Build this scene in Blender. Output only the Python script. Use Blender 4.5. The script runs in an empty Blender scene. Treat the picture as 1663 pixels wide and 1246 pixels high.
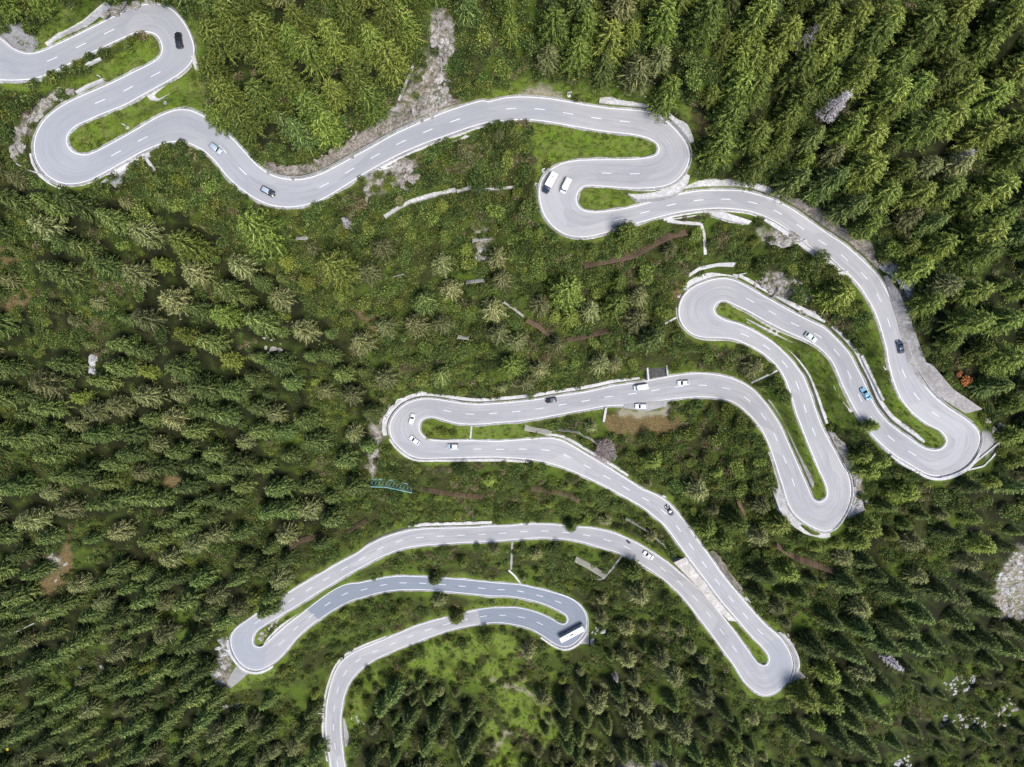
import bpy, bmesh, math, random
import numpy as np
from mathutils import Vector, Matrix, noise as mnoise
random.seed(7); rng = np.random.default_rng(7)
R = math.radians
SC = bpy.context.scene
COL = SC.collection

# ---------------------------------------------------------------- camera, sky, sun, exposure
HCAM = 370.0; F = 1109.0; CX = 831.5; CY = 623.0
cd = bpy.data.cameras.new('camera'); cam = bpy.data.objects.new('camera', cd); COL.objects.link(cam)
cam.location = (0, 0, HCAM); cam.rotation_euler = (0, 0, 0)
cd.sensor_width = 36.0; cd.lens = F * 36.0 / 1663.0; cd.clip_start = 1; cd.clip_end = 5000
SC.camera = cam
SUN_EL, SUN_AZ = 65.0, 145.0          # azimuth clockwise from +Y (top of the picture)
w = bpy.data.worlds.new('World'); SC.world = w; w.use_nodes = True
nt = w.node_tree; nt.nodes.clear()
sky = nt.nodes.new('ShaderNodeTexSky'); sky.sky_type = 'NISHITA'; sky.sun_disc = False
sky.sun_elevation = R(SUN_EL); sky.sun_rotation = R(SUN_AZ); sky.altitude = 1500; sky.dust_density = 3.0
bg = nt.nodes.new('ShaderNodeBackground'); bg.inputs['Strength'].default_value = 0.105
wo = nt.nodes.new('ShaderNodeOutputWorld')
nt.links.new(sky.outputs[0], bg.inputs[0]); nt.links.new(bg.outputs[0], wo.inputs[0])
sl = bpy.data.lights.new('sun', 'SUN'); sl.energy = 2.65; sl.angle = R(22); sl.color = (1.0, 0.965, 0.925)
so = bpy.data.objects.new('sun', sl); COL.objects.link(so)
so.rotation_euler = (R(90 - SUN_EL), 0, R(180 - SUN_AZ)); so.location = (0, 0, 500)
SC.view_settings.view_transform = 'Standard'; SC.view_settings.look = 'None'
SC.view_settings.exposure = 0.98; SC.view_settings.gamma = 1.0
SC.render.engine = 'CYCLES'
SC.cycles.max_bounces = 5; SC.cycles.diffuse_bounces = 2; SC.cycles.transparent_max_bounces = 4

# ---------------------------------------------------------------- tags
def tag(o, label=None, cat=None, group=None, kind=None):
    if label: o['label'] = label
    if cat: o['category'] = cat
    if group: o['group'] = group
    if kind: o['kind'] = kind
    return o
def empty(name, loc, rz=0.0):
    o = bpy.data.objects.new(name, None); o.empty_display_size = 0.5
    COL.objects.link(o); o.location = loc; o.rotation_euler = (0, 0, rz); return o
def mesh_obj(name, verts, faces, mat=None, parent=None, smooth=False, link=True):
    me = bpy.data.meshes.new(name)
    me.from_pydata([tuple(v) for v in verts], [], [tuple(f) for f in faces]); me.update()
    if smooth: me.polygons.foreach_set('use_smooth', [True] * len(me.polygons))
    o = bpy.data.objects.new(name, me)
    if link: COL.objects.link(o)
    if mat: me.materials.append(mat)
    if parent: o.parent = parent
    return o

# ---------------------------------------------------------------- materials
def newmat(name, rough=0.9, spec=0.3):
    m = bpy.data.materials.new(name); m.use_nodes = True
    b = m.node_tree.nodes['Principled BSDF']
    b.inputs['Roughness'].default_value = rough; b.inputs['Specular IOR Level'].default_value = spec
    return m, m.node_tree, b
class NB:
    def __init__(s, nt): s.nt = nt
    def n(s, t, **k):
        x = s.nt.nodes.new(t)
        for a, v in k.items(): setattr(x, a, v)
        return x
    def l(s, a, b): s.nt.links.new(a, b)
    def noise(s, scale, detail=4, vec=None, rough=0.6):
        x = s.n('ShaderNodeTexNoise'); x.inputs['Scale'].default_value = scale
        x.inputs['Detail'].default_value = detail; x.inputs['Roughness'].default_value = rough
        if vec is not None: s.l(vec, x.inputs['Vector'])
        return x.outputs['Fac']
    def voro(s, scale, vec=None, feat='F1', out='Distance'):
        x = s.n('ShaderNodeTexVoronoi', feature=feat); x.inputs['Scale'].default_value = scale
        if vec is not None: s.l(vec, x.inputs['Vector'])
        return x.outputs[out]
    def ramp(s, fac, stops):
        x = s.n('ShaderNodeValToRGB'); cr = x.color_ramp
        while len(cr.elements) < len(stops): cr.elements.new(0.5)
        for e, (p, c) in zip(cr.elements, stops):
            e.position = p; e.color = (*c, 1) if len(c) == 3 else c
        s.l(fac, x.inputs[0]); return x.outputs[0]
    def mix(s, fac, a, b, mode='MIX'):
        x = s.n('ShaderNodeMix', data_type='RGBA', blend_type=mode)
        for inp, v in ((0, fac), (6, a), (7, b)):
            if hasattr(v, 'links') or hasattr(v, 'is_linked'): s.l(v, x.inputs[inp])
            elif isinstance(v, (int, float)): x.inputs[inp].default_value = v
            else: x.inputs[inp].default_value = (*v, 1)
        return x.outputs[2]
    def math(s, op, a, b=0.0, clamp=False):
        x = s.n('ShaderNodeMath', operation=op, use_clamp=clamp)
        for i, v in enumerate((a, b)):
            if isinstance(v, (int, float)): x.inputs[i].default_value = v
            else: s.l(v, x.inputs[i])
        return x.outputs[0]
    def attr(s, name): 
        x = s.n('ShaderNodeAttribute'); x.attribute_name = name; return x
    def bump(s, h, strength, dist, bsdf):
        x = s.n('ShaderNodeBump'); x.inputs['Strength'].default_value = strength; x.inputs['Distance'].default_value = dist
        s.l(h, x.inputs['Height']); s.l(x.outputs[0], bsdf.inputs['Normal'])

def foliage(name, cols, trans=0.02):
    """cols: three base colours; varied per twig, per tree and by where the tree grows"""
    m, nt, b = newmat(name, 0.75, 0.2); N = NB(nt)
    geo = N.n('ShaderNodeNewGeometry'); oi = N.n('ShaderNodeObjectInfo')
    c = N.ramp(geo.outputs['Random Per Island'], [(0, cols[0]), (0.55, cols[1]), (0.8, cols[2]), (1, tuple(min(.6, x * 1.5) for x in cols[2]))])
    hs = N.n('ShaderNodeHueSaturation')
    N.l(c, hs.inputs['Color'])
    N.l(N.math('ADD', N.math('MULTIPLY', oi.outputs['Random'], 0.03), 0.474), hs.inputs['Hue'])
    wn = N.n('ShaderNodeTexWhiteNoise', noise_dimensions='3D'); N.l(oi.outputs['Location'], wn.inputs['Vector'])
    N.l(N.math('ADD', N.math('MULTIPLY', wn.outputs['Value'], 0.75), 0.56), hs.inputs['Value'])
    N.l(hs.outputs[0], b.inputs['Base Color'])
    tr = N.n('ShaderNodeBsdfTranslucent'); N.l(hs.outputs[0], tr.inputs['Color'])
    mx = N.n('ShaderNodeMixShader'); mx.inputs[0].default_value = trans
    out = nt.nodes['Material Output']
    N.l(b.outputs[0], mx.inputs[1]); N.l(tr.outputs[0], mx.inputs[2]); N.l(mx.outputs[0], out.inputs['Surface'])
    return m
def simple(name, col, rough=0.5, spec=0.4, metal=0.0, var=0.0, scale=3.0):
    m, nt, b = newmat(name, rough, spec); b.inputs['Metallic'].default_value = metal
    N = NB(nt); tc = N.n('ShaderNodeTexCoord')
    f = N.noise(scale, 5, tc.outputs['Object'])
    lo = tuple(x * (1 - var) for x in col); hi = tuple(min(1, x * (1 + var)) for x in col)
    N.l(N.ramp(f, [(0.3, lo), (0.7, hi)]), b.inputs['Base Color'])
    return m
def paint(name, col):
    m = simple(name, col, 0.28, 0.5, 0.0, 0.03, 2.0)
    m.node_tree.nodes['Principled BSDF'].inputs['Coat Weight'].default_value = 0.6
    return m
def stone(name, c1, c2, c3, scale=1.3, rough=0.9, mortar=0.0, joint=(0.12, 0.11, 0.1)):
    m, nt, b = newmat(name, rough, 0.2); N = NB(nt)
    geo = N.n('ShaderNodeNewGeometry'); P = geo.outputs['Position']
    big = N.noise(0.22, 5, P); fine = N.noise(scale * 2.2, 6, P)
    c = N.ramp(fine, [(0.28, c1), (0.5, c2), (0.74, c3)])
    c = N.mix(N.ramp(big, [(0.42, (0, 0, 0)), (0.62, (1, 1, 1))]), c, N.mix(0.55, c, c1))
    if mortar:
        v = N.voro(scale, P, 'DISTANCE_TO_EDGE')
        j = N.ramp(v, [(0.0, (1, 1, 1)), (0.09, (0, 0, 0))])
        vc = N.n('ShaderNodeSeparateColor'); N.l(N.voro(scale, P, 'F1', 'Color'), vc.inputs[0])
        c = N.mix(0.4, c, N.mix(1.0, c, N.ramp(vc.outputs[0], [(0, (.55,) * 3), (1, (1.2,) * 3)]), 'MULTIPLY'))
        c = N.mix(N.math('MULTIPLY', j, mortar), c, joint)
        N.bump(v, 0.6, 0.15, b)
    else:
        N.bump(fine, 0.7, 0.3, b)
    if 'rock' in name or 'scree' in name:
        mo = N.noise(0.75, 6, P, 0.75)
        c = N.mix(N.ramp(mo, [(0.50, (0, 0, 0)), (0.60, (.85,) * 3)]), c, N.ramp(fine, [(0.3, (0.035, 0.045, 0.012)), (0.7, (0.12, 0.12, 0.06))]))
    N.l(c, b.inputs['Base Color'])
    return m

M = {}
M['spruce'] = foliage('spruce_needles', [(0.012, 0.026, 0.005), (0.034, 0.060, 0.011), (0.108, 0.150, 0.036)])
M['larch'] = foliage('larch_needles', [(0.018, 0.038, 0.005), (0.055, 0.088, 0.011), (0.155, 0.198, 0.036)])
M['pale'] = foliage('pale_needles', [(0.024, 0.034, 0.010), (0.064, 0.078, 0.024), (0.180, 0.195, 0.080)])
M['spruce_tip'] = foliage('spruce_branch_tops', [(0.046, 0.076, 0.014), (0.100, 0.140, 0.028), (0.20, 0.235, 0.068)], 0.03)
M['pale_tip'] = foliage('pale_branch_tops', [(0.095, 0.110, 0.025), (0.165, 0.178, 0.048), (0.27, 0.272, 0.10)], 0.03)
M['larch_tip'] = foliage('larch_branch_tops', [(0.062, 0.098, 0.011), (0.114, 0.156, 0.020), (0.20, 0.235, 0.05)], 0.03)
M['yellow'] = foliage('yellow_green_leaves', [(0.050, 0.082, 0.010), (0.098, 0.134, 0.016), (0.19, 0.22, 0.04)])
M['leaf2'] = foliage('light_leaves', [(0.040, 0.075, 0.010), (0.092, 0.140, 0.020), (0.20, 0.245, 0.06)])
M['leaf'] = foliage('broad_leaves', [(0.018, 0.045, 0.009), (0.050, 0.090, 0.017), (0.145, 0.185, 0.05)])
M['under'] = foliage('undergrowth_leaves', [(0.026, 0.050, 0.008), (0.070, 0.100, 0.014), (0.185, 0.20, 0.055)])
M['underbrown'] = foliage('brown_undergrowth_leaves', [(0.075, 0.062, 0.025), (0.13, 0.12, 0.045), (0.22, 0.205, 0.11)])
M['dead'] = foliage('dead_twigs', [(0.24, 0.21, 0.21), (0.33, 0.29, 0.30), (0.45, 0.41, 0.42)], 0.0)
M['pink'] = foliage('pinkish_twigs', [(0.40, 0.31, 0.28), (0.52, 0.42, 0.385), (0.64, 0.53, 0.49)], 0.0)
M['orange'] = foliage('orange_leaves', [(0.35, 0.12, 0.03), (0.5, 0.2, 0.05), (0.6, 0.3, 0.12)])
M['bark'] = simple('bark', (0.14, 0.11, 0.09), 0.95, 0.1, 0, 0.35, 4)
M['greywood'] = simple('grey_wood', (0.36, 0.34, 0.31), 0.9, 0.1, 0, 0.25, 6)
M['stonewall'] = stone('stone_wall', (0.34, 0.32, 0.30), (0.52, 0.50, 0.48), (0.68, 0.66, 0.64), 1.6, 0.9, 0.65)
M['palewall'] = stone('pale_concrete', (0.32, 0.30, 0.285), (0.48, 0.465, 0.455), (0.60, 0.585, 0.58), 0.6)
M['greywall'] = stone('grey_concrete', (0.19, 0.17, 0.16), (0.29, 0.27, 0.255), (0.42, 0.40, 0.385), 0.5)
M['rock'] = stone('pale_rock', (0.12, 0.105, 0.09), (0.34, 0.31, 0.285), (0.56, 0.53, 0.51), 0.8)
M['brownrock'] = stone('brown_rock', (0.10, 0.08, 0.065), (0.24, 0.20, 0.17), (0.44, 0.39, 0.36), 1.0)
M['scree'] = stone('white_scree', (0.16, 0.15, 0.15), (0.42, 0.41, 0.41), (0.66, 0.65, 0.65), 1.0)
M['paving'] = stone('stone_paving', (0.34, 0.31, 0.28), (0.50, 0.46, 0.42), (0.62, 0.58, 0.53), 1.1, 0.9, 0.35)
M['ditch'] = simple('ditch', (0.07, 0.068, 0.065), 0.95, 0.1, 0, 0.4, 1)
M['kerbstone'] = stone('kerb_stone', (0.17, 0.16, 0.15), (0.31, 0.30, 0.29), (0.50, 0.49, 0.48), 0.7)
M['gravel'] = stone('gravel', (0.20, 0.19, 0.185), (0.31, 0.30, 0.29), (0.43, 0.41, 0.40), 2.5)
M['marking'] = simple('road_paint', (0.64, 0.64, 0.65), 0.6, 0.3, 0, 0.16, .8)
M['steel'] = simple('galvanised_steel', (0.33, 0.34, 0.35), 0.5, 0.5, 0.3, 0.15, 3)
M['darksteel'] = simple('dark_steel', (0.055, 0.055, 0.06), 0.6, 0.4, 0.3, 0.2, 3)
M['timber'] = simple('brown_timber', (0.135, 0.085, 0.06), 0.9, 0.2, 0, 0.3, 5)
M['teal'] = simple('turquoise_steel', (0.16, 0.32, 0.31), 0.6, 0.4, 0, 0.25, 1.5)
M['glass'] = simple('car_glass', (0.015, 0.02, 0.025), 0.08, 0.8)
M['tyre'] = simple('tyre', (0.02, 0.02, 0.02), 0.9, 0.2)
M['lamp'] = simple('headlight', (0.7, 0.72, 0.75), 0.15, 0.8)
M['red'] = simple('tail_light', (0.45, 0.02, 0.02), 0.25, 0.6)
M['white'] = paint('white_paint', (0.78, 0.79, 0.80)); M['black'] = paint('black_paint', (0.018, 0.02, 0.026))
M['navy'] = paint('navy_paint', (0.025, 0.04, 0.075)); M['blue'] = paint('light_blue_paint', (0.16, 0.36, 0.50))
M['silver'] = paint('silver_paint', (0.30, 0.36, 0.42)); M['slate'] = paint('dark_grey_paint', (0.10, 0.105, 0.12))
M['mint'] = paint('mint_white_paint', (0.62, 0.74, 0.68)); M['grey'] = paint('grey_paint', (0.22, 0.22, 0.24))
M['cloth'] = simple('dark_cloth', (0.03, 0.03, 0.035), 0.9, 0.2); M['skin'] = simple('skin', (0.5, 0.33, 0.25), 0.6, 0.3)
M['signwhite'] = simple('sign_panel', (0.75, 0.78, 0.8), 0.4, 0.4)
M['yellowpaint'] = simple('yellow_tarpaulin', (0.7, 0.5, 0.03), 0.6, 0.3)

# ---------------------------------------------------------------- the road as traced pairs of edge lines (left x,y, right x,y in picture coordinates)
FR = {'F1': (0, 0, 2.967), 'F2': (400, 0, 2.967), 'F3': (800, 0, 2.967), 'F4': (1200, 0, 2.967), 'G2': (1300, 380, 6.23),
      'G4': (1380, 560, 5.665), 'G1': (1080, 420, 6.23), 'G3': (1180, 580, 6.23), 'G5': (1180, 700, 6.396), 'G6': (1000, 580, 6.23),
      'G8': (820, 620, 6.23), 'G7': (600, 620, 6.23), 'H1': (1000, 760, 5.417), 'H2': (1060, 940, 6.23), 'H4': (800, 840, 5.665),
      'H3': (580, 820, 6.23), 'H5': (340, 920, 6.23), 'H6': (480, 1000, 5.067)}
TR = """
F1 -700,-60,-700,110 -420,30,-400,230 -200,100,-190,335 -60,155,-50,380 0,185,0,385 60,235,90,386 130,260,180,375 200,248,270,338 300,203,370,290 420,145,480,235 560,75,590,183 640,38,650,158 710,20,700,152 790,25,745,162 860,75,768,185 913,160,782,222 936,235,780,255 928,290,765,280 880,345,745,296 800,395,722,310 700,450,640,350 600,505,545,397 500,545,440,443 420,580,350,483 360,610,265,533 330,640,208,587 318,672,172,655 328,708,165,735 348,732,198,815 378,744,260,868 410,748,330,888 440,740,415,875 475,725,490,838 540,690,590,783 640,635,690,728 740,575,780,692 820,538,840,682 890,528,890,683 960,550,940,703 1040,600,985,728 1110,660,1040,780 1180,735,1100,855
F2 60,805,-5,925 130,848,70,970 200,865,150,995 270,865,250,995 350,843,360,962 430,805,480,892 520,755,575,832 620,700,675,775 720,645,770,728 830,595,880,682 940,548,980,647 1050,510,1085,610 1150,482,1180,585
F3 -30,495,-25,595 60,472,60,580 160,468,155,576 260,475,245,583 360,490,345,600 460,508,450,618 560,522,550,634 650,530,640,643 740,538,700,652 820,570,745,664 880,625,780,682 932,690,800,705 950,745,803,725 940,800,793,745 900,858,768,757 840,893,720,765 760,905,680,768 680,907,620,770 600,902,560,770 530,897,480,771 470,892,400,775 438,898,330,790 415,918,270,825 403,945,235,870 403,970,225,930 412,993,238,1010 435,1013,280,1080 470,1022,350,1130 510,1022,430,1143 560,1017,520,1127 640,1005,630,1095 740,980,750,1060 860,945,870,1028 980,922,985,1010 1100,917,1100,1003 1200,920,1190,1010
F4 90,938,60,1020 180,968,130,1045 270,1018,210,1090 360,1080,290,1150 450,1142,375,1210
G2 420,90,297,235 540,190,400,335 660,300,520,435 770,410,620,555 840,520,690,665 900,640,745,762 950,770,785,860 990,900,815,950 1030,1020,845,1060 1070,1150,878,1170
G4 535,90,350,110 580,200,378,240 640,300,412,352 720,415,465,480 820,515,545,587 920,592,635,672 1020,655,730,735 1100,710,800,770 1165,770,855,805 1200,835,888,845 1195,910,898,885 1150,1010,885,925 1070,1110,855,955 960,1172,815,972 850,1205,775,976 750,1203,730,968 670,1170,690,955 570,1108,630,922 470,1052,560,870 375,983,490,822 290,910,420,770 215,835,345,712 130,720,270,620 60,610,205,518 0,500,155,400
G3 1170,270,1360,190 1115,130,1300,80 1048,10,1235,-45
G1 1540,885,1635,720 1410,815,1490,645 1270,755,1350,575 1130,690,1210,500 990,615,1090,430 870,545,960,360 760,490,840,290 680,455,730,230 625,428,620,202 585,424,500,208 545,437,370,250 515,462,265,300 497,490,175,395 493,515,140,500 500,545,145,600 520,572,195,695 560,600,290,775 620,630,420,800 700,650,560,802 790,680,690,812 890,728,800,853 990,785,905,903 1090,850,1010,970 1190,940,1105,1055 1280,1030,1170,1130 1345,1120,1210,1205
G3 775,190,605,240 815,290,640,340 855,400,672,440 895,520,705,560 940,650,750,680 1000,780,800,810 1075,920,850,930 1140,1040,905,1060 1195,1150,950,1180
G5 1225,380,965,410 1268,470,1005,490 1290,580,1040,575 1290,670,1053,640 1265,780,1045,685 1205,895,1020,718 1140,990,990,737 1065,1050,962,742 980,1038,935,735 870,985,912,722 770,925,892,700 695,850,872,665 645,765,852,615 612,660,825,550 580,550,790,470 545,445,750,380 505,320,700,265 465,200,650,155 425,100,605,50
G3 375,765,545,690 320,680,480,590 240,590,410,490 150,505,320,385 60,450,230,300
G6 1100,427,1180,217 990,408,1040,185 880,402,900,168 760,405,760,170 640,415,620,187 520,430,490,208 400,447,360,233 280,462,245,257 150,478,125,272 0,492,-20,292
G8 1010,245,985,70 860,275,830,103 700,303,670,127 540,333,510,150 380,362,350,178 220,388,200,197 60,405,50,212
G7 1290,412,1280,222 1150,428,1140,232 1010,430,1010,228 880,420,890,213 780,395,790,197 700,370,690,180 640,356,580,172 590,357,480,183 550,372,375,220 518,400,285,290 500,440,215,390 500,475,202,460 512,512,210,540 535,545,255,615 570,572,330,690 620,590,420,752 690,598,520,778 790,600,680,773 910,600,850,770 1040,598,1010,765 1180,602,1170,763 1320,604,1330,763
G8 110,592,100,772 250,584,230,782 400,572,350,800 500,577,450,822 600,605,560,855 710,668,640,887 820,735,735,925 940,805,850,978 1060,878,960,1030 1180,955,1080,1092 1300,1030,1200,1158
H1 230,190,160,298 330,225,260,360 420,275,340,425 500,345,405,480 575,435,460,540 650,535,520,620 725,645,590,718 800,742,660,815 870,845,735,915 945,950,810,1010 1030,1055,880,1105 1110,1150,950,1195
H2 960,270,790,335 1050,370,880,440 1130,460,960,535 1210,528,1040,620 1290,600,1105,685 1355,690,1155,740 1400,775,1180,790 1418,860,1182,830 1410,950,1172,862 1365,1035,1150,880 1290,1118,1125,886 1210,1175,1100,880 1140,1190,1075,868 1060,1160,1055,850 980,1095,1035,825 910,1020,1010,795 850,915,980,750 790,825,930,680 720,735,870,595 650,635,800,500 570,525,730,412 485,415,650,310 395,295,560,208 300,180,470,115 210,90,370,20
H1 430,985,560,922 340,920,465,840 240,855,370,775 140,795,250,700 40,750,140,640
H4 1080,303,1160,162 970,272,1040,125 850,235,900,100 720,208,760,88 580,196,600,72 440,190,450,63 300,198,300,65 160,208,160,80
H3 1390,368,1380,216 1240,373,1230,226 1080,381,1065,233 910,392,890,236 740,403,710,241 590,418,550,258 460,442,400,290 330,487,260,340 200,545,120,410 60,620,-20,505
H5 1400,80,1310,-30 1250,172,1160,55 1100,262,1010,140 950,358,860,232 810,442,715,322 690,515,590,405 590,575,470,485 510,625,350,575 455,680,255,640 432,735,215,720 438,780,222,820 460,812,265,915 495,826,320,990 530,818,400,1043 555,800,490,1055 590,768,580,1020 640,722,680,955 710,660,780,850 790,592,880,730 880,522,985,628 970,453,1085,553 1070,372,1190,480 1180,290,1290,418 1300,215,1395,362 1420,172,1500,322
H3 0,797,20,948 130,768,165,902 290,737,310,872 450,722,460,857 610,726,600,857 770,736,750,862 930,747,910,877 1090,759,1070,892 1250,775,1230,908 1400,790,1390,924
H4 130,613,120,724 250,622,235,738 380,650,350,762 510,682,460,793 630,715,560,835 720,750,625,868 790,795,665,888 845,860,690,915 872,940,697,942 870,1015,690,968 840,1075,676,983 785,1138,655,990 730,1183,635,988 670,1203,615,982 605,1188,595,970 535,1140,565,952 460,1087,515,925 375,1038,435,888 280,1005,320,850 180,985,195,830 80,970,70,836
H3 1400,1188,1390,1040 1260,1203,1225,1062
H6 1400,88,1365,-15 1290,112,1250,12 1160,155,1120,48 1020,207,980,90 880,260,830,155 750,315,690,215 640,368,570,263 550,430,460,315 480,500,380,378 430,580,325,470 397,670,285,590 380,770,258,730 372,870,250,850 374,970,250,960 385,1080,262,1070 395,1180,280,1170 408,1260,295,1260 430,1420,325,1420 470,1650,370,1650 530,1900,430,1920
"""
pairs = []
for ln in TR.strip().splitlines():
    t = ln.split(); x0, y0, s = FR[t[0]]
    for q in t[1:]:
        a = [float(v) for v in q.split(',')]
        pairs.append((x0 + a[0] / s, y0 + a[1] / s, x0 + a[2] / s, y0 + a[3] / s))
P = np.array(pairs)
# light smoothing of each edge, then Catmull-Rom to about 3 picture units
mid = (P[:, :2] + P[:, 2:]) / 2
def crom(P, seg=5.0):
    out = []; n = len(P)
    for i in range(n - 1):
        p0, p1, p2, p3 = P[max(i - 1, 0)], P[i], P[i + 1], P[min(i + 2, n - 1)]
        d = np.linalg.norm((p2[:2] + p2[2:] - p1[:2] - p1[2:]) / 2)
        k = max(2, int(round(d / seg * 2)))
        for j in range(k):
            t = j / k
            out.append(0.5 * ((2 * p1) + (-p0 + p2) * t + (2 * p0 - 5 * p1 + 4 * p2 - p3) * t * t + (-p0 + 3 * p1 - 3 * p2 + p3) * t ** 3))
    out.append(P[-1]); return np.array(out)
E = crom(P)
for _ in range(12):      # take out tracing jitter
    S = E.copy(); S[1:-1] = 0.25 * E[:-2] + 0.5 * E[1:-1] + 0.25 * E[2:]; E = S
C = (E[:, :2] + E[:, 2:]) / 2
HW = np.linalg.norm(E[:, :2] - E[:, 2:], axis=1) / 2
nR = len(E)
D0, D1 = 183.0, 322.0
RD = np.linspace(D0, D1, nR)
for _ in range(4):
    ds = np.linalg.norm(np.diff(C, axis=0), axis=1) * (RD[:-1] + RD[1:]) / 2 / F
    s = np.concatenate([[0], np.cumsum(ds)]); RD = D0 + (D1 - D0) * s / s[-1]
ARC = s

# ---------------------------------------------------------------- terrain depth under every picture position
STEP = 3.0
GX = np.arange(-450, 2113 + 1, STEP); GY = np.arange(-450, 1696 + 1, STEP)
gx, gy = np.meshgrid(GX, GY)
anc = [(0, 420, 212), (0, 800, 262), (0, 1246, 325), (300, 560, 232), (400, 760, 258), (250, 1000, 292), (1663, 0, 188), (1663, 350, 222),
       (1663, 650, 262), (1663, 1000, 305), (1663, 1246, 330), (830, -200, 165), (830, 1350, 338), (-400, -300, 160), (2060, -300, 165),
       (-400, 1600, 350), (2060, 1600, 360), (830, 1650, 350), (-400, 600, 235), (2060, 600, 255), (500, 0, 178), (1200, 0, 182), (1200, 1246, 330), (450, 1246, 325)]
cp = [(C[i, 0], C[i, 1], RD[i]) for i in range(0, nR, 12)] + anc
cp = np.array(cp)
A = np.c_[np.ones(len(cp)), cp[:, 0] / 1000, cp[:, 1] / 1000]
co, *_ = np.linalg.lstsq(A, cp[:, 2], rcond=None)
plane = co[0] + co[1] * gx / 1000 + co[2] * gy / 1000
res = cp[:, 2] - A @ co
num = np.zeros_like(gx); den = np.full_like(gx, 0.02)
for (x, y, _), r_ in zip(cp, res):
    k = np.exp(-((gx - x) ** 2 + (gy - y) ** 2) / (2 * 95.0 ** 2)); num += k * r_; den += k
DB = plane + num / den
WS = np.zeros_like(gx); WD = np.zeros_like(gx); EDGE = np.full_like(gx, 999.0)
WIN = 66.0
for i in range(0, nR):
    x, y = C[i]; h = HW[i]
    i0 = int(max(0, (x - WIN - GX[0]) // STEP)); i1 = int(min(len(GX), (x + WIN - GX[0]) // STEP + 2))
    j0 = int(max(0, (y - WIN - GY[0]) // STEP)); j1 = int(min(len(GY), (y + WIN - GY[0]) // STEP + 2))
    if i1 <= i0 or j1 <= j0: continue
    sx = gx[j0:j1, i0:i1]; sy = gy[j0:j1, i0:i1]
    de = np.hypot(sx - x, sy - y) - h
    EDGE[j0:j1, i0:i1] = np.minimum(EDGE[j0:j1, i0:i1], de)
    wgt = 1.0 / (np.maximum(de, 0) + 0.7) ** 3 * (de < 50)
    WS[j0:j1, i0:i1] += wgt; WD[j0:j1, i0:i1] += wgt * RD[i]
wb = 0.0015
DG = (WD + wb * DB) / (WS + wb)
def vnoise(x, y, sc, seed):
    g = np.random.default_rng(seed).random((257, 257)); u = (x / sc) % 256; v = (y / sc) % 256
    i = u.astype(int); j = v.astype(int); fu = u - i; fv = v - j
    fu = fu * fu * (3 - 2 * fu); fv = fv * fv * (3 - 2 * fv)
    return (g[j, i] * (1 - fu) + g[j, i + 1] * fu) * (1 - fv) + (g[j + 1, i] * (1 - fu) + g[j + 1, i + 1] * fu) * fv
far = np.clip((EDGE - 8) / 30, 0, 1)
nz = (vnoise(gx + 900, gy + 900, 60, 1) - .5) * 5 + (vnoise(gx + 900, gy + 900, 22, 2) - .5) * 2.4 + (vnoise(gx + 900, gy + 900, 8, 3) - .5) * 0.9
DG = DG - nz * far
DROAD = DG.copy()
DG = DG + 0.7 * np.clip((1.2 - EDGE) / 2.5, 0, 1)

def samp(Arr, px, py):
    u = np.clip((np.asarray(px, float) - GX[0]) / STEP, 0, len(GX) - 1.001); v = np.clip((np.asarray(py, float) - GY[0]) / STEP, 0, len(GY) - 1.001)
    i = u.astype(int); j = v.astype(int); fu = u - i; fv = v - j
    return (Arr[j, i] * (1 - fu) + Arr[j, i + 1] * fu) * (1 - fv) + (Arr[j + 1, i] * (1 - fu) + Arr[j + 1, i + 1] * fu) * fv
def at(px, py, dh=0.0, D=None):
    """ground point under a picture position, dh metres above it"""
    d = samp(DROAD, px, py) if D is None else D
    return Vector(((px - CX) * d / F, -(py - CY) * d / F, HCAM - d + dh))
def mpp(px, py): return float(samp(DROAD, px, py)) / F

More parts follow.
